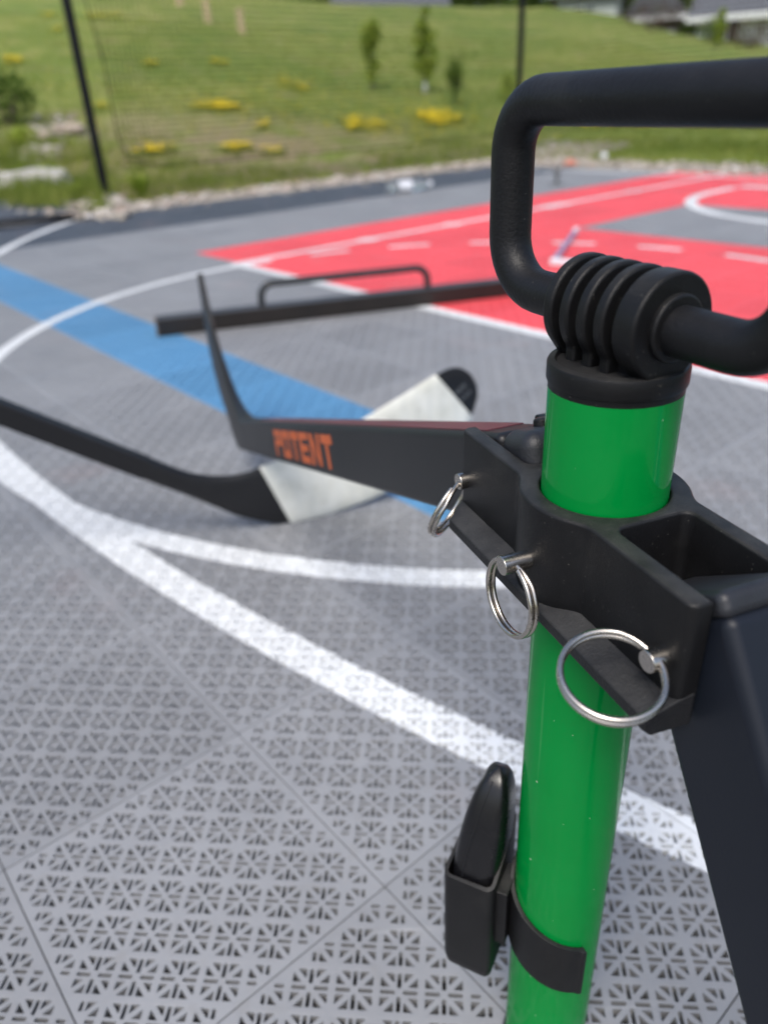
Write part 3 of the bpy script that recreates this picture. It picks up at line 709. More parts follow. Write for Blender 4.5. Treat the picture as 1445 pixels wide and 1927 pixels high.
# clip-on pocket on the pole and the tool standing in it
CA = R(152); rd = np.array([math.cos(CA), math.sin(CA), 0]); td = np.array([rd[1], -rd[0], 0])
def CP(r, t, z): return O_+r*rd+t*td+np.array([0, 0, z])
clip = empty('clip_holder', CP(.040, 0, .0885)); tag(clip, 'black plastic pocket clipped round the lower green pole', 'clip holder')
def rrect(r0, r1, t0, t1, c, n=5):
    q = []
    for (cr, ct, a0) in ((r1-c, t1-c, 0), (r0+c, t1-c, math.pi/2), (r0+c, t0+c, math.pi), (r1-c, t0+c, 1.5*math.pi)):
        q += [(cr+c*math.cos(a), ct+c*math.sin(a)) for a in np.linspace(a0, a0+math.pi/2, n)]
    return q
R0, R1, TA, TB = .0290, .0580, -.0265, .0145
def ztop(r, t): return .170+(.020*max(0, (t-TA)/(TB-TA)) if r < R0+.006 else .004*max(0, (t-TA)/(TB-TA)))
Lo = rrect(R0, R1, TA, TB, .0045); Li = rrect(R0+.0019, R1-.0019, TA+.0019, TB-.0019, .003); k = len(Lo); m = MB(); vs = []
def shrink(p, f): return (.5*(R0+R1)+(p[0]-.5*(R0+R1))*f, .5*(TA+TB)+(p[1]-.5*(TA+TB))*f)
vs += [CP(*shrink(p, .86), .0885) for p in Lo]; vs += [CP(*shrink(p, .95), .0910) for p in Lo]; vs += [CP(*p, .0975) for p in Lo]; vs += [CP(*p, ztop(*p)) for p in Lo]; vs += [CP(*p, ztop(*p)) for p in Li]; vs += [CP(*p, .0945) for p in Li]
fs = [tuple(range(k-1, -1, -1)), tuple(range(5*k, 6*k))]
for l in range(5): fs += [(l*k+i, l*k+(i+1) % k, (l+1)*k+(i+1) % k, (l+1)*k+i) for i in range(k)]
m.add(vs, fs); m.build('pocket', MT_black, clip, smooth=40)
m = MB(); vs = []; fs = []; na = 60
for i in range(na):
    a = R(35)+(R(291)-R(35))*i/(na-1); u = i/(na-1); zt = .168-.026*max(0, (u-.45)/.55); zb = .126-.022*max(0, (u-.45)/.55)
    lip = .0012 if i > na-3 else 0
    for r, z in ((.0242, zb), (.0268+lip, zb), (.0268+lip, zt), (.0242, zt)): vs.append((PX+r*math.cos(a), PY+r*math.sin(a), z))
for i in range(na-1):
    for q in range(4): fs.append((i*4+q, i*4+(q+1) % 4, (i+1)*4+(q+1) % 4, (i+1)*4+q))
fs += [(3, 2, 1, 0), tuple((na-1)*4+q for q in range(4))]
m.add(vs, fs); m.build('clamp_band', MT_black, clip, smooth=40, bevel=.0005, seg=2)
m = MB(); m.box(CP(.0270, -.010, .142), rd*.0040, td*.0100, (0, 0, .022)); m.build('web', MT_black, clip, bevel=.0008)
tool = empty('tool', CP(.0435, -.0065, .0950)); tag(tool, 'glossy black tapered tool handle standing in the clipped pocket', 'tool')
vs = []; fs = []; nz, na = 40, 48; z0, z1 = .0955, .2310
for i in range(nz):
    u = i/(nz-1); z = z0+(z1-z0)*u
    wd = .0182*(1 if u < .45 else max(0, 1-((u-.45)/.55)**2.2)**.46); th = .0130*(1 if u < .5 else max(0, 1-((u-.5)/.5)**2.6)**.46)
    sh = .0105*max(0, (u-.42)/.58)**1.3
    for q in range(na):
        a = 2*math.pi*q/na; ca, sa = math.cos(a), math.sin(a)
        p = .50; x_ = math.copysign(abs(ca)**p, ca)*th; y_ = math.copysign(abs(sa)**p, sa)*wd
        if abs(x_) < th*.10 and u < .97: y_ -= math.copysign(.0, y_)
        vs.append(CP(.0435+x_-sh*.55, y_+sh-.0065, z))
for i in range(nz-1):
    for q in range(na): fs.append((i*na+q, i*na+(q+1) % na, (i+1)*na+(q+1) % na, (i+1)*na+q))
fs += [tuple(range(na-1, -1, -1)), tuple((nz-1)*na+q for q in range(na))]
m = MB(); m.add(vs, fs); m.build('handle_shell', MT_gloss, tool, smooth=50)
sp = [CP(.0435+.0050*(1 if u < .5 else max(.15, 1-((u-.5)/.5)**2))-.0058*max(0, (u-.42)/.58)**1.3, -.0065-.0183*(1 if u < .45 else max(0, 1-((u-.45)/.55)**2.2)**.46)+.0105*max(0, (u-.42)/.58)**1.3, z0+(z1-z0)*u) for u in np.linspace(.02, .97, 30)]
m = MB(); m.tube(sp, .00035, 6); m.build('seam', MT_stick, tool)

# ------------------------------------------------------------------ taped stick standing on its heel
G2 = gnd(535, 985); be = .30; A2 = np.array([math.cos(be), math.sin(be), 0]); M2 = np.array([math.sin(be), -math.cos(be), 0])
def TP(a, b, n): return G2+a*A2+n*M2+np.array([0, 0, b+.001])
st2 = empty('hockey_stick', TP(0, 0, 0)); tag(st2, 'black hockey stick with white taped blade resting on the court, shaft leaving at the left', 'hockey stick')
low2 = [(-.1915, .1174), (-.1668, .1003), (-.129, .0745), (-.095, .049), (-.063, .026), (-.027, .008), (.0, .0), (.055, .0005), (.10, .006), (.15, .016), (.20, .032), (.25, .056), (.285, .083), (.303, .112), (.3118, .136), (.3122, .150)]
upp2 = [(-.1753, .1408), (-.1506, .1237), (-.126, .1075), (-.105, .0985), (-.085, .0925), (-.055, .0895), (-.015, .0955), (.045, .110), (.09, .124), (.135, .141), (.18, .159), (.225, .178), (.255, .190), (.278, .192), (.298, .181), (.309, .164)]
th2 = lambda a: .0062+.0150*max(0, min(1, (.02-a)/.17))**1.2
cv2 = lambda a: -.014*max(0, a)**2/.09
D2l, D2u = dense(low2, 76), dense(upp2, 76)
blade_mesh(D2l, D2u, TP, th2, cv2).build('blade', MT_stick, st2, smooth=50)
i0l, i0u, i1l, i1u = 31, 29, 65, 58                # white tape between the heel line and the toe line
kk = 36
def pick(L_, i0, i1):
    o_ = []
    for q in range(kk):
        x = i0+(i1-i0)*q/(kk-1); i = min(int(x), len(L_)-2); f = x-i; o_.append((L_[i][0]*(1-f)+L_[i+1][0]*f, L_[i][1]*(1-f)+L_[i+1][1]*f))
    return o_
blade_mesh(pick(D2l, i0l, i1l), pick(D2u, i0u, i1u), TP, th2, cv2, .0011).build('tape', MT_tape, st2, smooth=50)
# worn grey print on the toe, too faint to read
m = MB()
c0 = np.array([.283, .150]); du = np.array([.80, .60]); dv = np.array([-.60, .80])
for row, (b0, hh) in enumerate(((-.010, .0055), (.004, .0070))):
    for q in range(5):
        a0 = -.020+q*.0075
        P = [c0+du*(a0+x)+dv*(b0+y) for x, y in ((0, 0), (.0052, 0), (.0052, hh), (0, hh))]
        m.add([TP(p[0], p[1], cv2(p[0])+.0034) for p in P], [(0, 1, 2, 3)])
m.build('toe_print', MT_greyprint, st2)
# shaft rising to the left
s0 = np.array([-.134, .095]); s1 = np.array([-.324, .226]); dd = (s1-s0)/np.linalg.norm(s1-s0); dn = np.array([-dd[1], dd[0]])
def S2(t, v, n): p = s0+t*dd+v*dn; return TP(p[0], p[1], n)
SL = 1.25
m = MB(); m.box(S2(SL/2+.045, 0, 0), S2(SL/2, 0, 0)-S2(0, 0, 0), S2(0, .0143, 0)-S2(0, 0, 0), M2*.0105); m.build('shaft', MT_stick, st2, bevel=.0035, seg=4)
m = MB(); m.box(S2(SL+.03, 0, 0), S2(.035, 0, 0)-S2(0, 0, 0), S2(0, .0160, 0)-S2(0, 0, 0), M2*.0122); m.build('butt_knob', MT_rubber, st2, bevel=.005, seg=4)

# ------------------------------------------------------------------ bar with hoop handle
b0 = gnd(298, 635); b1 = gnd(955, 558.5); bd = (b1-b0)/np.linalg.norm(b1-b0); bn = np.array([-bd[1], bd[0], 0]); BLn = np.linalg.norm(b1-b0)+.10
def BP(a, n, z): return b0+a*bd+n*bn+np.array([0, 0, z])
bar = empty('rebound_bar', BP(BLn/2, .03, 0)); tag(bar, 'dark brown bar with a black hoop handle lying across the blue line', 'rebound bar')
m = MB(); m.box(BP(BLn/2, .030, .0230), bd*BLn/2, bn*.030, (0, 0, .0220)); beam = m.build('beam', MT_wood, bar, bevel=.002, seg=2)
m = MB(); m.box(BP(BLn/2, .030, .0456), bd*(BLn/2-.002), bn*.024, (0, 0, .0006)); m.build('top_sheet', MT_sheet, beam)
for a_ in (.001, BLn-.001):
    m = MB(); m.box(BP(a_, .030, .0230), bd*.0025, bn*.0305, (0, 0, .0225)); m.build('end_plate', MT_stonewall, beam, bevel=.0008)
h0, h1, hz, hr = .292, .780, .104, .036
hp = [(h0, .037), (h0, .07)]+[(h0+hr-hr*math.cos(q), hz-hr+hr*math.sin(q)) for q in np.linspace(0, math.pi/2, 9)]+[(h1-hr+hr*math.sin(q), hz-hr+hr*math.cos(q)) for q in np.linspace(0, math.pi/2, 9)]+[(h1, .07), (h1, .037)]
m = MB(); m.tube([BP(a, .034, z) for a, z in hp], .0100, 16); m.build('hoop_handle', MT_steelblack, bar, smooth=60)

# small stick lying on the red paint
q0, q1 = gnd(1040, 500), gnd(1084, 438); qd = (q1-q0)/np.linalg.norm(q1-q0); qn = np.array([qd[1], -qd[0], 0]); QL = np.linalg.norm(q1-q0)
ms = empty('mini_stick', q0); tag(ms, 'small violet blue stick with white ends lying on the red key', 'mini stick')
m = MB(); m.box(q0+qd*QL*.5+np.array([0, 0, .011]), qd*QL*.5, qn*.0085, (0, 0, .0095)); m.build('shaft', MT_stickblue, ms, bevel=.003)
m = MB(); m.box(q1-qd*.03+np.array([0, 0, .0115]), qd*.035, qn*.0100, (0, 0, .011)); m.build('grip_end', MT_whiteplastic, ms, bevel=.003)
m = MB(); m.prism([(-.012, 0), (.012, -.005), (.075, -.045), (.095, -.045), (.10, -.028), (.08, -.012), (.012, .03), (-.012, .03)], lambda a, b, n: q0+qn*a+qd*b+np.array([0, 0, n]), .002, .022); m.build('blade', MT_whiteplastic, ms, bevel=.003)

# ------------------------------------------------------------------ small things by the far court edge
p0, p1 = gnd(731, 366), gnd(812, 357); pd = (p1-p0)/np.linalg.norm(p1-p0); PL = np.linalg.norm(p1-p0)
bt = empty('water_bottle', p0); tag(bt, 'clear plastic bottle lying on the dark far border of the court', 'bottle')
prof = [(0, .004), (0, .030), (.01, .034), (PL*.62, .034), (PL*.80, .024), (PL*.90, .013), (PL*.92, .013)]
m = MB(); m.tube([p0+pd*a+np.array([0, 0, .036]) for a, r in prof[1:]], [r for a, r in prof[1:]], 20); m.build('body', MT_clear, bt, smooth=50)
m = MB(); m.tube([p0+pd*a+np.array([0, 0, .036]) for a in (PL*.915, PL)], .016, 20); m.build('screw_cap', MT_whiteplastic, bt, bevel=.002)
m = MB(); m.tube([p0+pd*a+np.array([0, 0, .036]) for a in (PL*.2, PL*.5)], .0346, 24, cap=False); m.build('sleeve', MT_whiteplastic, bt, smooth=60)
p = gnd(1047, 347); gt_ = empty('goal_peg', p); tag(gt_, 'small dark grey metal peg standing on the far grey tiles', 'peg')
m = MB(); m.tube([p+np.array([0, 0, z]) for z in (.0, .006, .007, .055, .060, .066, .074)], [.05, .05, .012, .012, .030, .030, .018], 20); m.build('stem', MT_dullmetal, gt_, smooth=35)
m = MB(); m.tube([p+np.array([.02*math.cos(a), .0, .100+.02*math.sin(a)]) for a in np.linspace(0, 2*math.pi, 20, endpoint=False)], .006, 8, closed=True); m.build('eye_ring', MT_dullmetal, gt_, smooth=60)
p = hit(1072, 318); p[2] = .0; cn = empty('marker_cone', p); tag(cn, 'flat orange marker cone on the far gravel', 'marker cone')
m = MB(); m.tube([p+np.array([0, 0, z]) for z in (.004, .008, .010, .040, .042)], [.065, .065, .052, .024, .020], 28); m.build('cone_shell', MT_cone, cn, smooth=40)
m = MB(); m.tube([p+np.array([0, 0, z]) for z in (.0422, .0435)], [.018, .015], 28); m.build('opening_rim', MT_cone, cn, smooth=40)
p = hit(1134, 314); bb = MB(); q_ = iv
bm = bmesh.new(); bmesh.ops.create_uvsphere(bm, u_segments=28, v_segments=16, radius=.026)
for v_ in bm.verts:
    a = math.atan2(v_.co.y, v_.co.x); v_.co *= 1-.012*(math.cos(5*a)**8)*(1 if abs(v_.co.z) < .05 else 0)
me = bpy.data.meshes.new('ball'); bm.to_mesh(me); bm.free(); bo = link('ball', me, MT_whiteplastic, smooth=180); bo.location = (p[0], p[1], .05); tag(bo, 'white ball lying on the gravel right of the orange cone', 'ball')

# ------------------------------------------------------------------ fence: posts and net
FY = 5.47; FX = 6.42
def post(gx, gy, h, label, r=.030):
    x, y = g2w(gx, gy); z = terr(x, y)-.03; t = empty('fence_post', (x, y, z)); tag(t, label, 'fence post', 'black net fence posts')
    m = MB(); m.tube([(x, y, z-.1), (x, y, z+h)], r, 24); m.build('tube', MT_post, t, smooth=60)
    m = MB(); m.tube([(x, y, z+h), (x, y, z+h+.02), (x, y, z+h+.035)], [r+.004, r+.004, r*.5], 24); m.build('post_cap', MT_post, t, smooth=40)
    m = MB(); m.tube([(x, y, z-.01), (x, y, z+.035)], r+.007, 24); m.build('ground_sleeve', MT_post, t, smooth=40)
    return x, y
post(2.165, FY, 3.2, 'tall black fence post at the left beside the pale rocks')
post(FX, FY, 3.2, 'black fence post behind the handle at the far corner of the net')
post(FX, .6, 3.2, 'black fence post beyond the right edge of the net')
nb = MB(); STEP = .036
def strand(a, b, r=.0021):
    a, b = np.array(a, float), np.array(b, float); t = (b-a)/np.linalg.norm(b-a); u = np.array([0, 0, 1.0]) if abs(t[2]) < .5 else np.array([E_[0], E_[1], 0]); x = np.cross(t, u); x /= np.linalg.norm(x); y = np.cross(t, x)
    o = [math.cos(q)*x*r+math.sin(q)*y*r for q in (0, 2.094, 4.189)]
    nb.add([a+k for k in o]+[b+k for k in o], [(0, 1, 4, 3), (1, 2, 5, 4), (2, 0, 3, 5)])
netz = []
def netpanel(g0, g1, z0, z1):
    L_ = math.hypot(g1[0]-g0[0], g1[1]-g0[1]); n = int(L_/STEP)
    for i in range(n+1):
        f = i/n; x, y = g2w(g0[0]+(g1[0]-g0[0])*f, g0[1]+(g1[1]-g0[1])*f); strand((x, y, z0+.03*math.sin(f*3.1)**2), (x, y, z1))
    a, b = g2w(*g0), g2w(*g1)
    for k in range(int((z1-z0)/STEP)): strand((*a, z0+.03+k*STEP), (*b, z0+.03+k*STEP))
netpanel((2.34, FY+.035), (FX, FY+.035), .17, 2.4)
netpanel((FX+.035, FY), (FX+.035, .6), .17, 2.4)
net = empty('fence_net', (*g2w(4.5, FY+.035), .17)); tag(net, 'fine black mesh net hung between the fence posts', 'net')
mo = nb.build('mesh', MT_net, net)
m = MB(); x0, y0 = g2w(2.34, FY+.035); xl, yl = g2w(FX, FY+.035); xr, yr = g2w(FX+.035, .6)
m.tube([(x0-.10, y0-.08, 2.4), (x0-.06, y0-.05, 1.5), (x0, y0, .8), (x0, y0, .4), (x0+.03, y0+.02, .25), (x0+.2, y0+.16, .18), ((x0+xl)/2, (y0+yl)/2, .165), (xl, yl, .17)], .0045, 8); m.build('edge_cord', MT_net, net, smooth=60)

# ------------------------------------------------------------------ plants
def leaves(m, c, rx, ry, rz, n, s0, s1, shape=None):
    c = np.array(c)
    for _ in range(n):
        while True:
            q = rng.uniform(-1, 1, 3)
            if q@q < 1 and q@q > rng.random()*.55: break
        if shape: q = shape(q)
        p = c+q*np.array([rx, ry, rz]); d = rng.normal(0, 1, 3); d /= np.linalg.norm(d); u = np.cross(d, rng.normal(0, 1, 3)); u /= np.linalg.norm(u); s = rng.uniform(s0, s1)
        w = np.cross(d, u)
        m.add([p-u*s, p+w*s*.45+d*s*.1, p+u*s, p-w*s*.45+d*s*.1], [(0, 1, 2, 3)])
def sapling(px, py, hpx, wpx, label, mat, stemfrac=.28, guard=True):
    P = hit(px, py); dist = (P-EYE)@_f; h = hpx*dist/FPX; w = wpx*dist/FPX/2
    t = empty('sapling', P); tag(t, label, 'sapling', 'young trees on the slope')
    m = MB(); m.tube([P+np.array([0, 0, -.05]), P+np.array([w*.05, 0, h*.4]), P+np.array([-w*.05, 0, h*.75]), P+np.array([0, 0, h*.97])], [h*.02, h*.016, h*.010, h*.004], 8); m.build('trunk', MT_bark, t, smooth=60)
    if guard:
        m = MB(); m.tube([P+np.array([0, 0, -.02]), P+np.array([0, 0, h*.13])], h*.030, 12, cap=False); m.build('trunk_guard', MT_whiteplastic, t, smooth=60)
    m = MB()
    for k in range(9):
        a = rng.uniform(0, 6.28); z = h*rng.uniform(stemfrac+.05, .8); l = w*rng.uniform(.5, 1.0)
        m.tube([P+np.array([0, 0, z]), P+np.array([l*.6*math.cos(a), l*.6*math.sin(a), z+l*.6]), P+np.array([l*.8*math.cos(a), l*.8*math.sin(a), z+l*1.1])], [h*.008, h*.005, h*.002], 5)
    tag(m.build('branches', MT_bark, t), kind='stuff')
    m = MB()
    cz = h*(stemfrac+1)/2
    for k in range(30):                                                 # uneven clumps along the stem, gaps between them
        f = stemfrac+(1.0-stemfrac)*rng.random()**.9; rr = w*(1.05-.65*abs(f-.5))*rng.uniform(.15, .95); a = rng.uniform(0, 6.28); cl = w*rng.uniform(.28, .55)
        leaves(m, P+np.array([rr*math.cos(a), rr*math.sin(a), h*f]), cl, cl, cl*1.3, 44, h*.020, h*.046)
    leaves(m, P+np.array([0, 0, cz]), w*.45, w*.45, h*(1-stemfrac)/2, 120, h*.02, h*.042)
    m.build('crown', mat, t)
sapling(700, 168, 104, 44, 'leftmost young tree with light green crown on the slope', MT_leaf, .18, False)
sapling(800, 176, 130, 42, 'tallest young tree with a pale trunk guard on the slope', MT_leaf, .2, True)
sapling(857, 196, 72, 38, 'short darker young tree right of the tallest one', MT_leafmid, .1, False)
sapling(955, 190, 44, 34, 'low yellowish sapling half hidden by the black handle', MT_leaf, .08, False)
sapling(1348, 88, 60, 26, 'thin yellow green sapling near the house at top right', MT_leaf, .1, False)
def bush(px, py, wpx, hpx, label, mat, n=700, name='shrub'):
    P = hit(px, py); dist = (P-EYE)@_f; w = wpx*dist/FPX/2; h = hpx*dist/FPX
    t = empty(name, P); tag(t, label, 'shrub')
    m = MB()
    for k in range(8):
        a = rng.uniform(0, 6.28); m.tube([P+np.array([0, 0, -.03]), P+np.array([w*.35*math.cos(a), w*.35*math.sin(a), h*.4]), P+np.array([w*.7*math.cos(a), w*.7*math.sin(a), h*.75])], [h*.02, h*.014, h*.005], 5)
    m.build('stems', MT_bark, t)
    m = MB(); leaves(m, P+np.array([0, 0, h*.5]), w, w*.8, h*.5, n//2, h*.04, h*.09)
    for k in range(10):
        q = rng.uniform(-1, 1, 3); leaves(m, P+np.array([q[0]*w*.8, q[1]*w*.6, h*(.55+.35*q[2])]), w*.35, w*.35, h*.22, n//20, h*.04, h*.08)
    m.build('foliage', mat, t)
bush(20, 232, 120, 90, 'dark green leafy shrub at the left edge above the stones', MT_leafdark)
bush(1405, 90, 120, 46, 'low maroon leaved hedge in front of the white house', MT_leafred, 700)
bush(1225, 60, 120, 46, 'brown leafless-looking bush between the far houses', MT_leafred, 500)
bush(1335, 79, 56, 40, 'round green bush beside the white house wall', MT_leafdark, 500)
def weed(px, py, wpx, label):
    P = hit(px, py); dist = (P-EYE)@_f; w = wpx*dist/FPX/2; t = empty('leafy_weed', P); tag(t, label, 'weed', 'weeds by the gravel')
    m = MB()
    for k in range(60):
        a = rng.uniform(0, 6.28); l = w*rng.uniform(.5, 1.1); hgt = w*rng.uniform(.6, 1.5); r0 = w*.15
        b = P+np.array([r0*math.cos(a), r0*math.sin(a), 0]); tip = P+np.array([l*math.cos(a), l*math.sin(a), hgt]); mid = (b+tip)/2+np.array([0, 0, hgt*.25]); sd_ = np.array([-math.sin(a), math.cos(a), 0])*w*.10
        m.add([b, mid+sd_, tip, mid-sd_], [(0, 1, 2, 3)])
    m.build('leaf_rosette', MT_leaf, t)
    m = MB(); m.tube([P+np.array([0, 0, -.02]), P+np.array([w*.1, 0, w*1.2])], [w*.05, w*.02], 6); m.build('stalk', MT_leaf, t)
weed(100, 352, 60, 'bright green weed growing beside the flat pale rock')
weed(150, 378, 46, 'green weed just left of the black post foot')
weed(268, 372, 60, 'dark green weed just right of the black post foot')
weed(40, 282, 56, 'broad green weed above the flat pale rock')
# yellow flower patches
def flowers(px, py, wpx, hpx, n, label):
    P = hit(px, py); Pn, Pf = hit(px, py+hpx*.55), hit(px, py-hpx*.55); dist = (P-EYE)@_f; w = wpx*dist/FPX/2; h = .065; dp = min(1.6, np.linalg.norm((Pf-Pn)[:2])/2)
    t = empty('flower_patch', P); tag(t, label, 'flowers', 'yellow flower patches on the slope')
    lf, bl = MB(), MB(); cls = [(rng.normal(0, .55)*w, rng.normal(0, .5)*dp, rng.uniform(.14, .40)) for _ in range(6)]
    for k in range(n):
        q_ = cls[rng.integers(0, 6)]; x, y = P[0]+q_[0]+rng.normal(0, q_[2]*w), P[1]+q_[1]+rng.normal(0, q_[2]*dp); z = terr(x, y)
        hh = h*rng.uniform(.7, 1.15); c = np.array([x, y, z+hh]); s = rng.uniform(.008, .0155)
        nrm = np.array([rng.normal(0, .3), rng.normal(0, .3)-.25, 1]); nrm /= np.linalg.norm(nrm); u = np.cross(nrm, [1, 0, 0]); u /= np.linalg.norm(u); v = np.cross(nrm, u)
        bl.add([c+s*(math.cos(q)*u+math.sin(q)*v) for q in np.linspace(0, 2*math.pi, 7)[:-1]]+[c+nrm*s*.4], [(i, (i+1) % 6, 6) for i in range(6)])
        for _ in range(6):
            d = rng.normal(0, 1, 2)*hh*.5; b = np.array([x+rng.normal(0, .02), y+rng.normal(0, .02), z-.01]); wv = np.array([-d[1], d[0], 0]); wv = wv/(np.linalg.norm(wv)+1e-6)*.007
            lf.add([b-wv, b+wv, b+np.array([d[0], d[1], hh*rng.uniform(.5, 1)])], [(0, 1, 2)])
    lf.build('foliage', MT_grass, t); bl.build('blossoms', MT_yellow, t)
FL = [(405, 208, 78, 16, 260, 'brightest compact yellow flower patch in the middle of the left slope'),
      (812, 228, 118, 22, 420, 'wide yellow flower patch below the young trees'),
      (672, 238, 72, 20, 200, 'yellow flower patch left of the wide one under the saplings'),
      (304, 290, 52, 16, 120, 'small orange yellow patch low on the slope right of the post'),
      (433, 285, 72, 18, 130, 'yellow patch low on the slope above the gravel'),
      (32, 117, 42, 12, 90, 'yellow patch at the far left edge of the slope'),
      (195, 33, 76, 10, 110, 'long yellow patch high on the slope right of the post'),
      (92, 32, 38, 8, 50, 'tiny yellow patch high on the slope left of the post'),
      (115, 59, 24, 8, 30, 'faint yellow tuft left of the post near the top'),
      (416, 121, 40, 10, 50, 'thin yellow patch high on the slope below the wooden stakes'),
      (282, 127, 44, 10, 40, 'thin yellow patch halfway up right of the post'),
      (545, 165, 70, 12, 60, 'sparse yellow patch left of the saplings'),
      (495, 244, 30, 8, 24, 'small scattered yellow tuft beside the brown bare soil'),
      (190, 205, 30, 10, 24, 'faint yellow tuft right behind the black post'),
      (1180, 240, 150, 8, 90, 'yellow patch seen under the top bar of the handle')]
for a in FL: flowers(*a)
sf = MB()
for (cx_, cy_, sx_, sy_, n_) in ((540, 160, 45, 14, 70), (700, 210, 110, 18, 130), (430, 190, 90, 22, 90), (250, 40, 80, 20, 40), (560, 240, 120, 25, 60), (800, 245, 70, 10, 70), (130, 120, 70, 40, 40), (1100, 250, 120, 10, 40)):
    for _ in range(n_):
        P = hit(rng.normal(cx_, sx_), rng.normal(cy_, sy_))
        if P[1] > 40: continue
        c = P+np.array([0, 0, rng.uniform(.05, .09)]); s_ = rng.uniform(.010, .018)
        sf.add([c+s_*np.array([math.cos(q), math.sin(q), 0]) for q in np.linspace(0, 2*math.pi, 7)[:-1]]+[c+np.array([0, 0, s_*.5])], [(i, (i+1) % 6, 6) for i in range(6)])
tag(sf.build('wildflowers', MT_yellow), 'single yellow flowers scattered thinly through the grass of the slope', 'flowers', kind='stuff')
def stake(px, pyt, pyb, label):
    P = hit(px, pyb); dist = (P-EYE)@_f; h = (pyb-pyt)*dist/FPX; t = empty('wooden_stake', P); tag(t, label, 'stake', 'wooden survey stakes on the slope')
    w = 13*dist/FPX/2; ux = np.array([.97, .1, 0]); tl_ = np.array([rng.normal(0, .08), 0, 1])
    m = MB(); m.box(P+tl_*h*.45, ux*w, np.array([0, w*.4, 0]), tl_*h*.55); m.build('board', MT_stake, t, bevel=w*.1)
    m = MB(); m.box(P+tl_*h*.98, ux*w*1.02, np.array([0, w*.45, 0]), tl_*h*.06); m.build('top_end', MT_stake, t)
stake(339, -14, 12, 'pale wooden stake at the top edge left of two others')
stake(393, 8, 44, 'pale wooden stake leaning in the middle of the three')
stake(456, 25, 64, 'tan wooden stake farthest right and lowest of the three')

# ------------------------------------------------------------------ stones and sheet at the left
def boulder(name, c, dims, mat, label, seed, rz=0):
    bm = bmesh.new(); bmesh.ops.create_icosphere(bm, subdivisions=4, radius=1.0); cr, sr = math.cos(rz), math.sin(rz)
    for v in bm.verts:
        q = v.co.copy(); k = 1+.22*noise.noise(q*1.3+Vector((seed, 0, 0)))+.10*noise.noise(q*3.1+Vector((0, seed, 0)))+.04*noise.noise(q*8+Vector((0, 0, seed)))
        q = Vector((math.copysign(abs(q.x)**.75, q.x), math.copysign(abs(q.y)**.75, q.y), math.copysign(abs(q.z)**.6, q.z)))*k
        x, y = q.x*dims[0], q.y*dims[1]; v.co = Vector((x*cr-y*sr, x*sr+y*cr, q.z*dims[2]))
    me = bpy.data.meshes.new(name); bm.to_mesh(me); bm.free(); o = link(name, me, mat, smooth=60); o.location = (c[0], c[1], c[2]+dims[2]*.75); tag(o, label, 'rock')
P = hit(70, 352); boulder('rock', P, (.27, .16, .085), MT_rock, 'flat pale grey rock at the left beside the black sheet', 3.1, .2)
P = hit(8, 362); boulder('rock', P, (.10, .07, .05), MT_rock, 'small white stone at the left edge below the flat rock', 8.2)
P = hit(132, 252); boulder('rock', P, (.16, .10, .05), MT_rockpink, 'low pinkish stone in the weeds left of the post', 5.4, .4)
P = hit(92, 262); boulder('rock', P, (.09, .07, .045), MT_rockpink, 'smaller pinkish stone left of the low pinkish one', 1.7, .9)
P = hit(135, 418) if False else gnd(133, 414); boulder('rock', P, (.035, .03, .028), MT_rockpink, 'little pinkish stone lying on the end of the black sheet', 2.2)
sheet_px = [(-260, 372), (-80, 362), (30, 366), (90, 388), (150, 406), (138, 413), (60, 424), (-60, 436), (-260, 452)]
ss = empty('rubber_sheet', gnd(20, 420)); tag(ss, 'folded dark rubber sheet lying beside the court at the left edge', 'rubber sheet')
vs, fs = [], []
for k in range(26):
    f = k/25
    for j in range(10):
        w = j/9; a = -260+(152+260)*f
        top = np.interp(a, [-260, -80, 30, 90, 152], [368, 360, 365, 386, 404]); bot = np.interp(a, [-260, -60, 60, 138, 152], [452, 437, 426, 414, 410])
        P = gnd(a, top+(bot-top)*w); z = .012+.055*math.sin(math.pi*w)**.7*(1-f*.75)+.012*noise.noise(Vector((P[0]*6, P[1]*6, 0)))
        vs.append((P[0], P[1], max(z, .004)))
for k in range(25):
    for j in range(9): fs.append((k*10+j, k*10+j+1, (k+1)*10+j+1, (k+1)*10+j))
m = MB(); m.add(vs, fs); o = m.build('upper_fold', MT_mat, ss, smooth=180); sm = o.modifiers.new('thick', 'SOLIDIFY'); sm.thickness = .008
m = MB(); e0, e1 = gnd(-200, 447), gnd(140, 415); m.tube([e0+(e1-e0)*q+np.array([0, 0, .022]) for q in np.linspace(0, 1, 8)], .020, 12); m.build('rolled_edge', MT_post, ss, smooth=60)

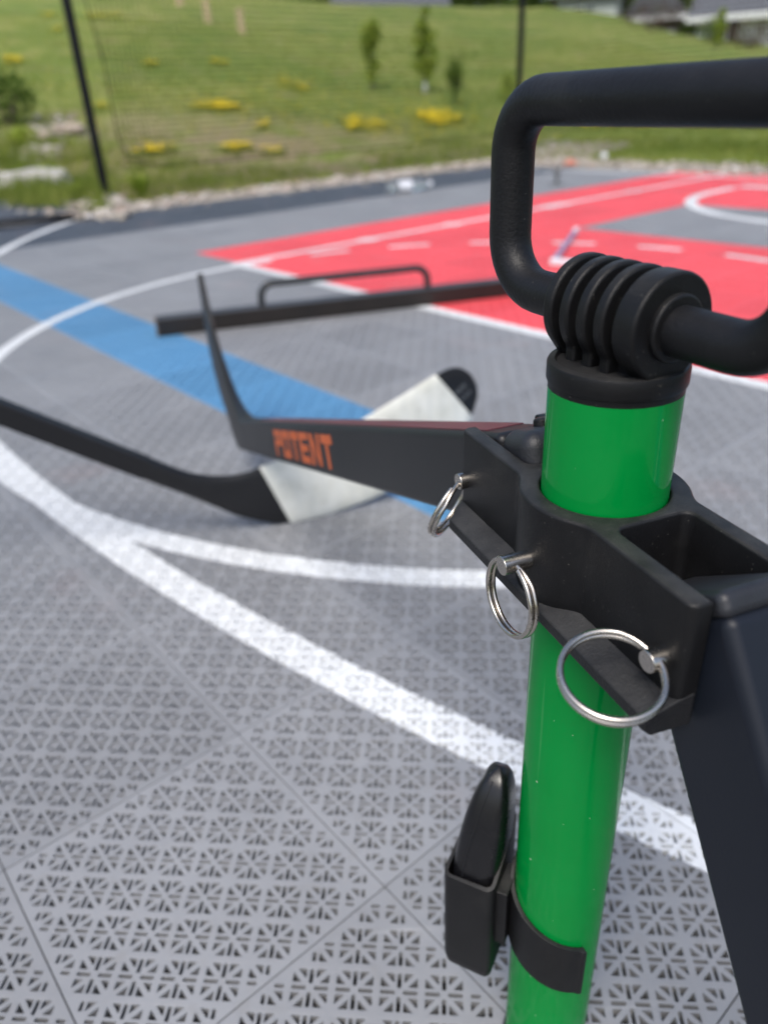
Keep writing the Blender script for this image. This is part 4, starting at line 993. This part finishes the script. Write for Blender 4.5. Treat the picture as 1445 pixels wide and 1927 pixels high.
# ------------------------------------------------------------------ houses on the crest
def house(name, px0, px1, dist, base, wall_h, roof_h, wmat, label, gable=False, door=True):
    d0, d1 = ray(px0, 60), ray(px1, 60); a = np.array([d0[0], d0[1]])/math.hypot(d0[0], d0[1])*dist; b = np.array([d1[0], d1[1]])/math.hypot(d1[0], d1[1])*dist
    u = np.array([*(b-a), 0]); Lh = np.linalg.norm(u); u /= Lh; v = np.array([-u[1], u[0], 0]); o3 = np.array([*a, base]); D = 8.0
    t = empty(name, o3+u*Lh/2); tag(t, label, 'house')
    def Q(x, y, z): return o3+u*x+v*y+np.array([0, 0, z])
    m = MB(); m.box(Q(Lh/2, D/2, wall_h/2), u*Lh/2, v*D/2, (0, 0, wall_h/2)); wall = m.build('wall', wmat, t)
    for k in range(int(wall_h/.28)):
        m = MB(); m.box(Q(Lh/2, -.012, .14+k*.28), u*(Lh/2+.005), v*.012, (0, 0, .125)); m.build('board', wmat, wall)
    m = MB(); ov = .5
    if gable: m.prism([(-ov, wall_h-.05), (Lh+ov, wall_h-.05), (Lh+ov, wall_h+.12), (Lh/2, wall_h+roof_h), (-ov, wall_h+.12)], lambda p, q, n: Q(p, n, q), -ov, D+ov)
    else: m.prism([(-ov, wall_h-.05), (D+ov, wall_h-.05), (D+ov, wall_h+.12), (D/2, wall_h+roof_h), (-ov, wall_h+.12)], lambda p, q, n: Q(n, p, q), -ov, Lh+ov)
    roof = m.build('roof', MT_roof, t)
    m = MB(); m.box(Q(Lh/2, -ov-.04, wall_h+.02), u*(Lh/2+ov), v*.04, (0, 0, .12)); m.build('gutter', MT_trim, roof)
    n = max(2, int(Lh/2.6))
    for k in range(n):
        x = Lh*(k+.5)/n; dr = door and k == n//2; hw, zc, hh = (.5, 1.05, 1.0) if dr else (.55, 1.45, .65)
        m = MB(); m.box(Q(x, -.03, zc), u*hw, v*.03, (0, 0, hh)); w = m.build('door' if dr else 'window', MT_trim, t)
        if dr:
            m = MB(); m.box(Q(x+.35, -.09, 1.0), u*.03, v*.03, (0, 0, .06)); m.build('handle', MT_dullmetal, w)
        else:
            for sx in (-.5, .5):
                m = MB(); m.box(Q(x+sx*hw*.92, -.064, zc), u*(hw*.40), v*.004, (0, 0, hh*.86)); m.build('pane', MT_glass, w)
    return t
def crest_z(px, dist):
    d = ray(px, 60); h = math.hypot(d[0], d[1]); return terr(d[0]/h*dist, d[1]/h*dist, False)
house('house', 640, 830, 47, crest_z(700, 47)-1.5, 2.4, 2.0, MT_darkwall, 'dark stone house whose foot shows over the crest above the saplings', door=False)
house('house', 1045, 1165, 44, crest_z(1090, 44)-1.0, 2.6, 2.0, MT_greysiding, 'pale grey sided house at the top right of the black post')
house('house', 1180, 1275, 52, crest_z(1230, 52)-.9, 2.6, 2.0, MT_stonewall, 'brownish house between two paler houses on the crest', gable=True)
house('house', 1310, 1680, 44, crest_z(1400, 44)-.5, 2.0, 1.6, MT_siding, 'white sided house with grey roof in the top right corner')

# ------------------------------------------------------------------ far trees behind the houses, one mass
tl_m = MB()
for k in range(170):
    px = 330+k*9+rng.uniform(-6, 6); d = ray(px, 60); h_ = math.hypot(d[0], d[1]); rr = rng.uniform(66, 74); x, y = d[0]/h_*rr, d[1]/h_*rr; z = terr(x, y, False); ht = rng.uniform(5.0, 8.0)
    tl_m.tube([(x, y, z-.3), (x, y, z+ht*.6)], [.14, .06], 5)
    leaves(tl_m, (x, y, z+ht*.55), 1.5, 1.2, ht*.5, 90, .30, .60)
tag(tl_m.build('far_trees', MT_leafdark), 'dark green line of distant trees behind the houses on the crest', 'trees', kind='stuff')
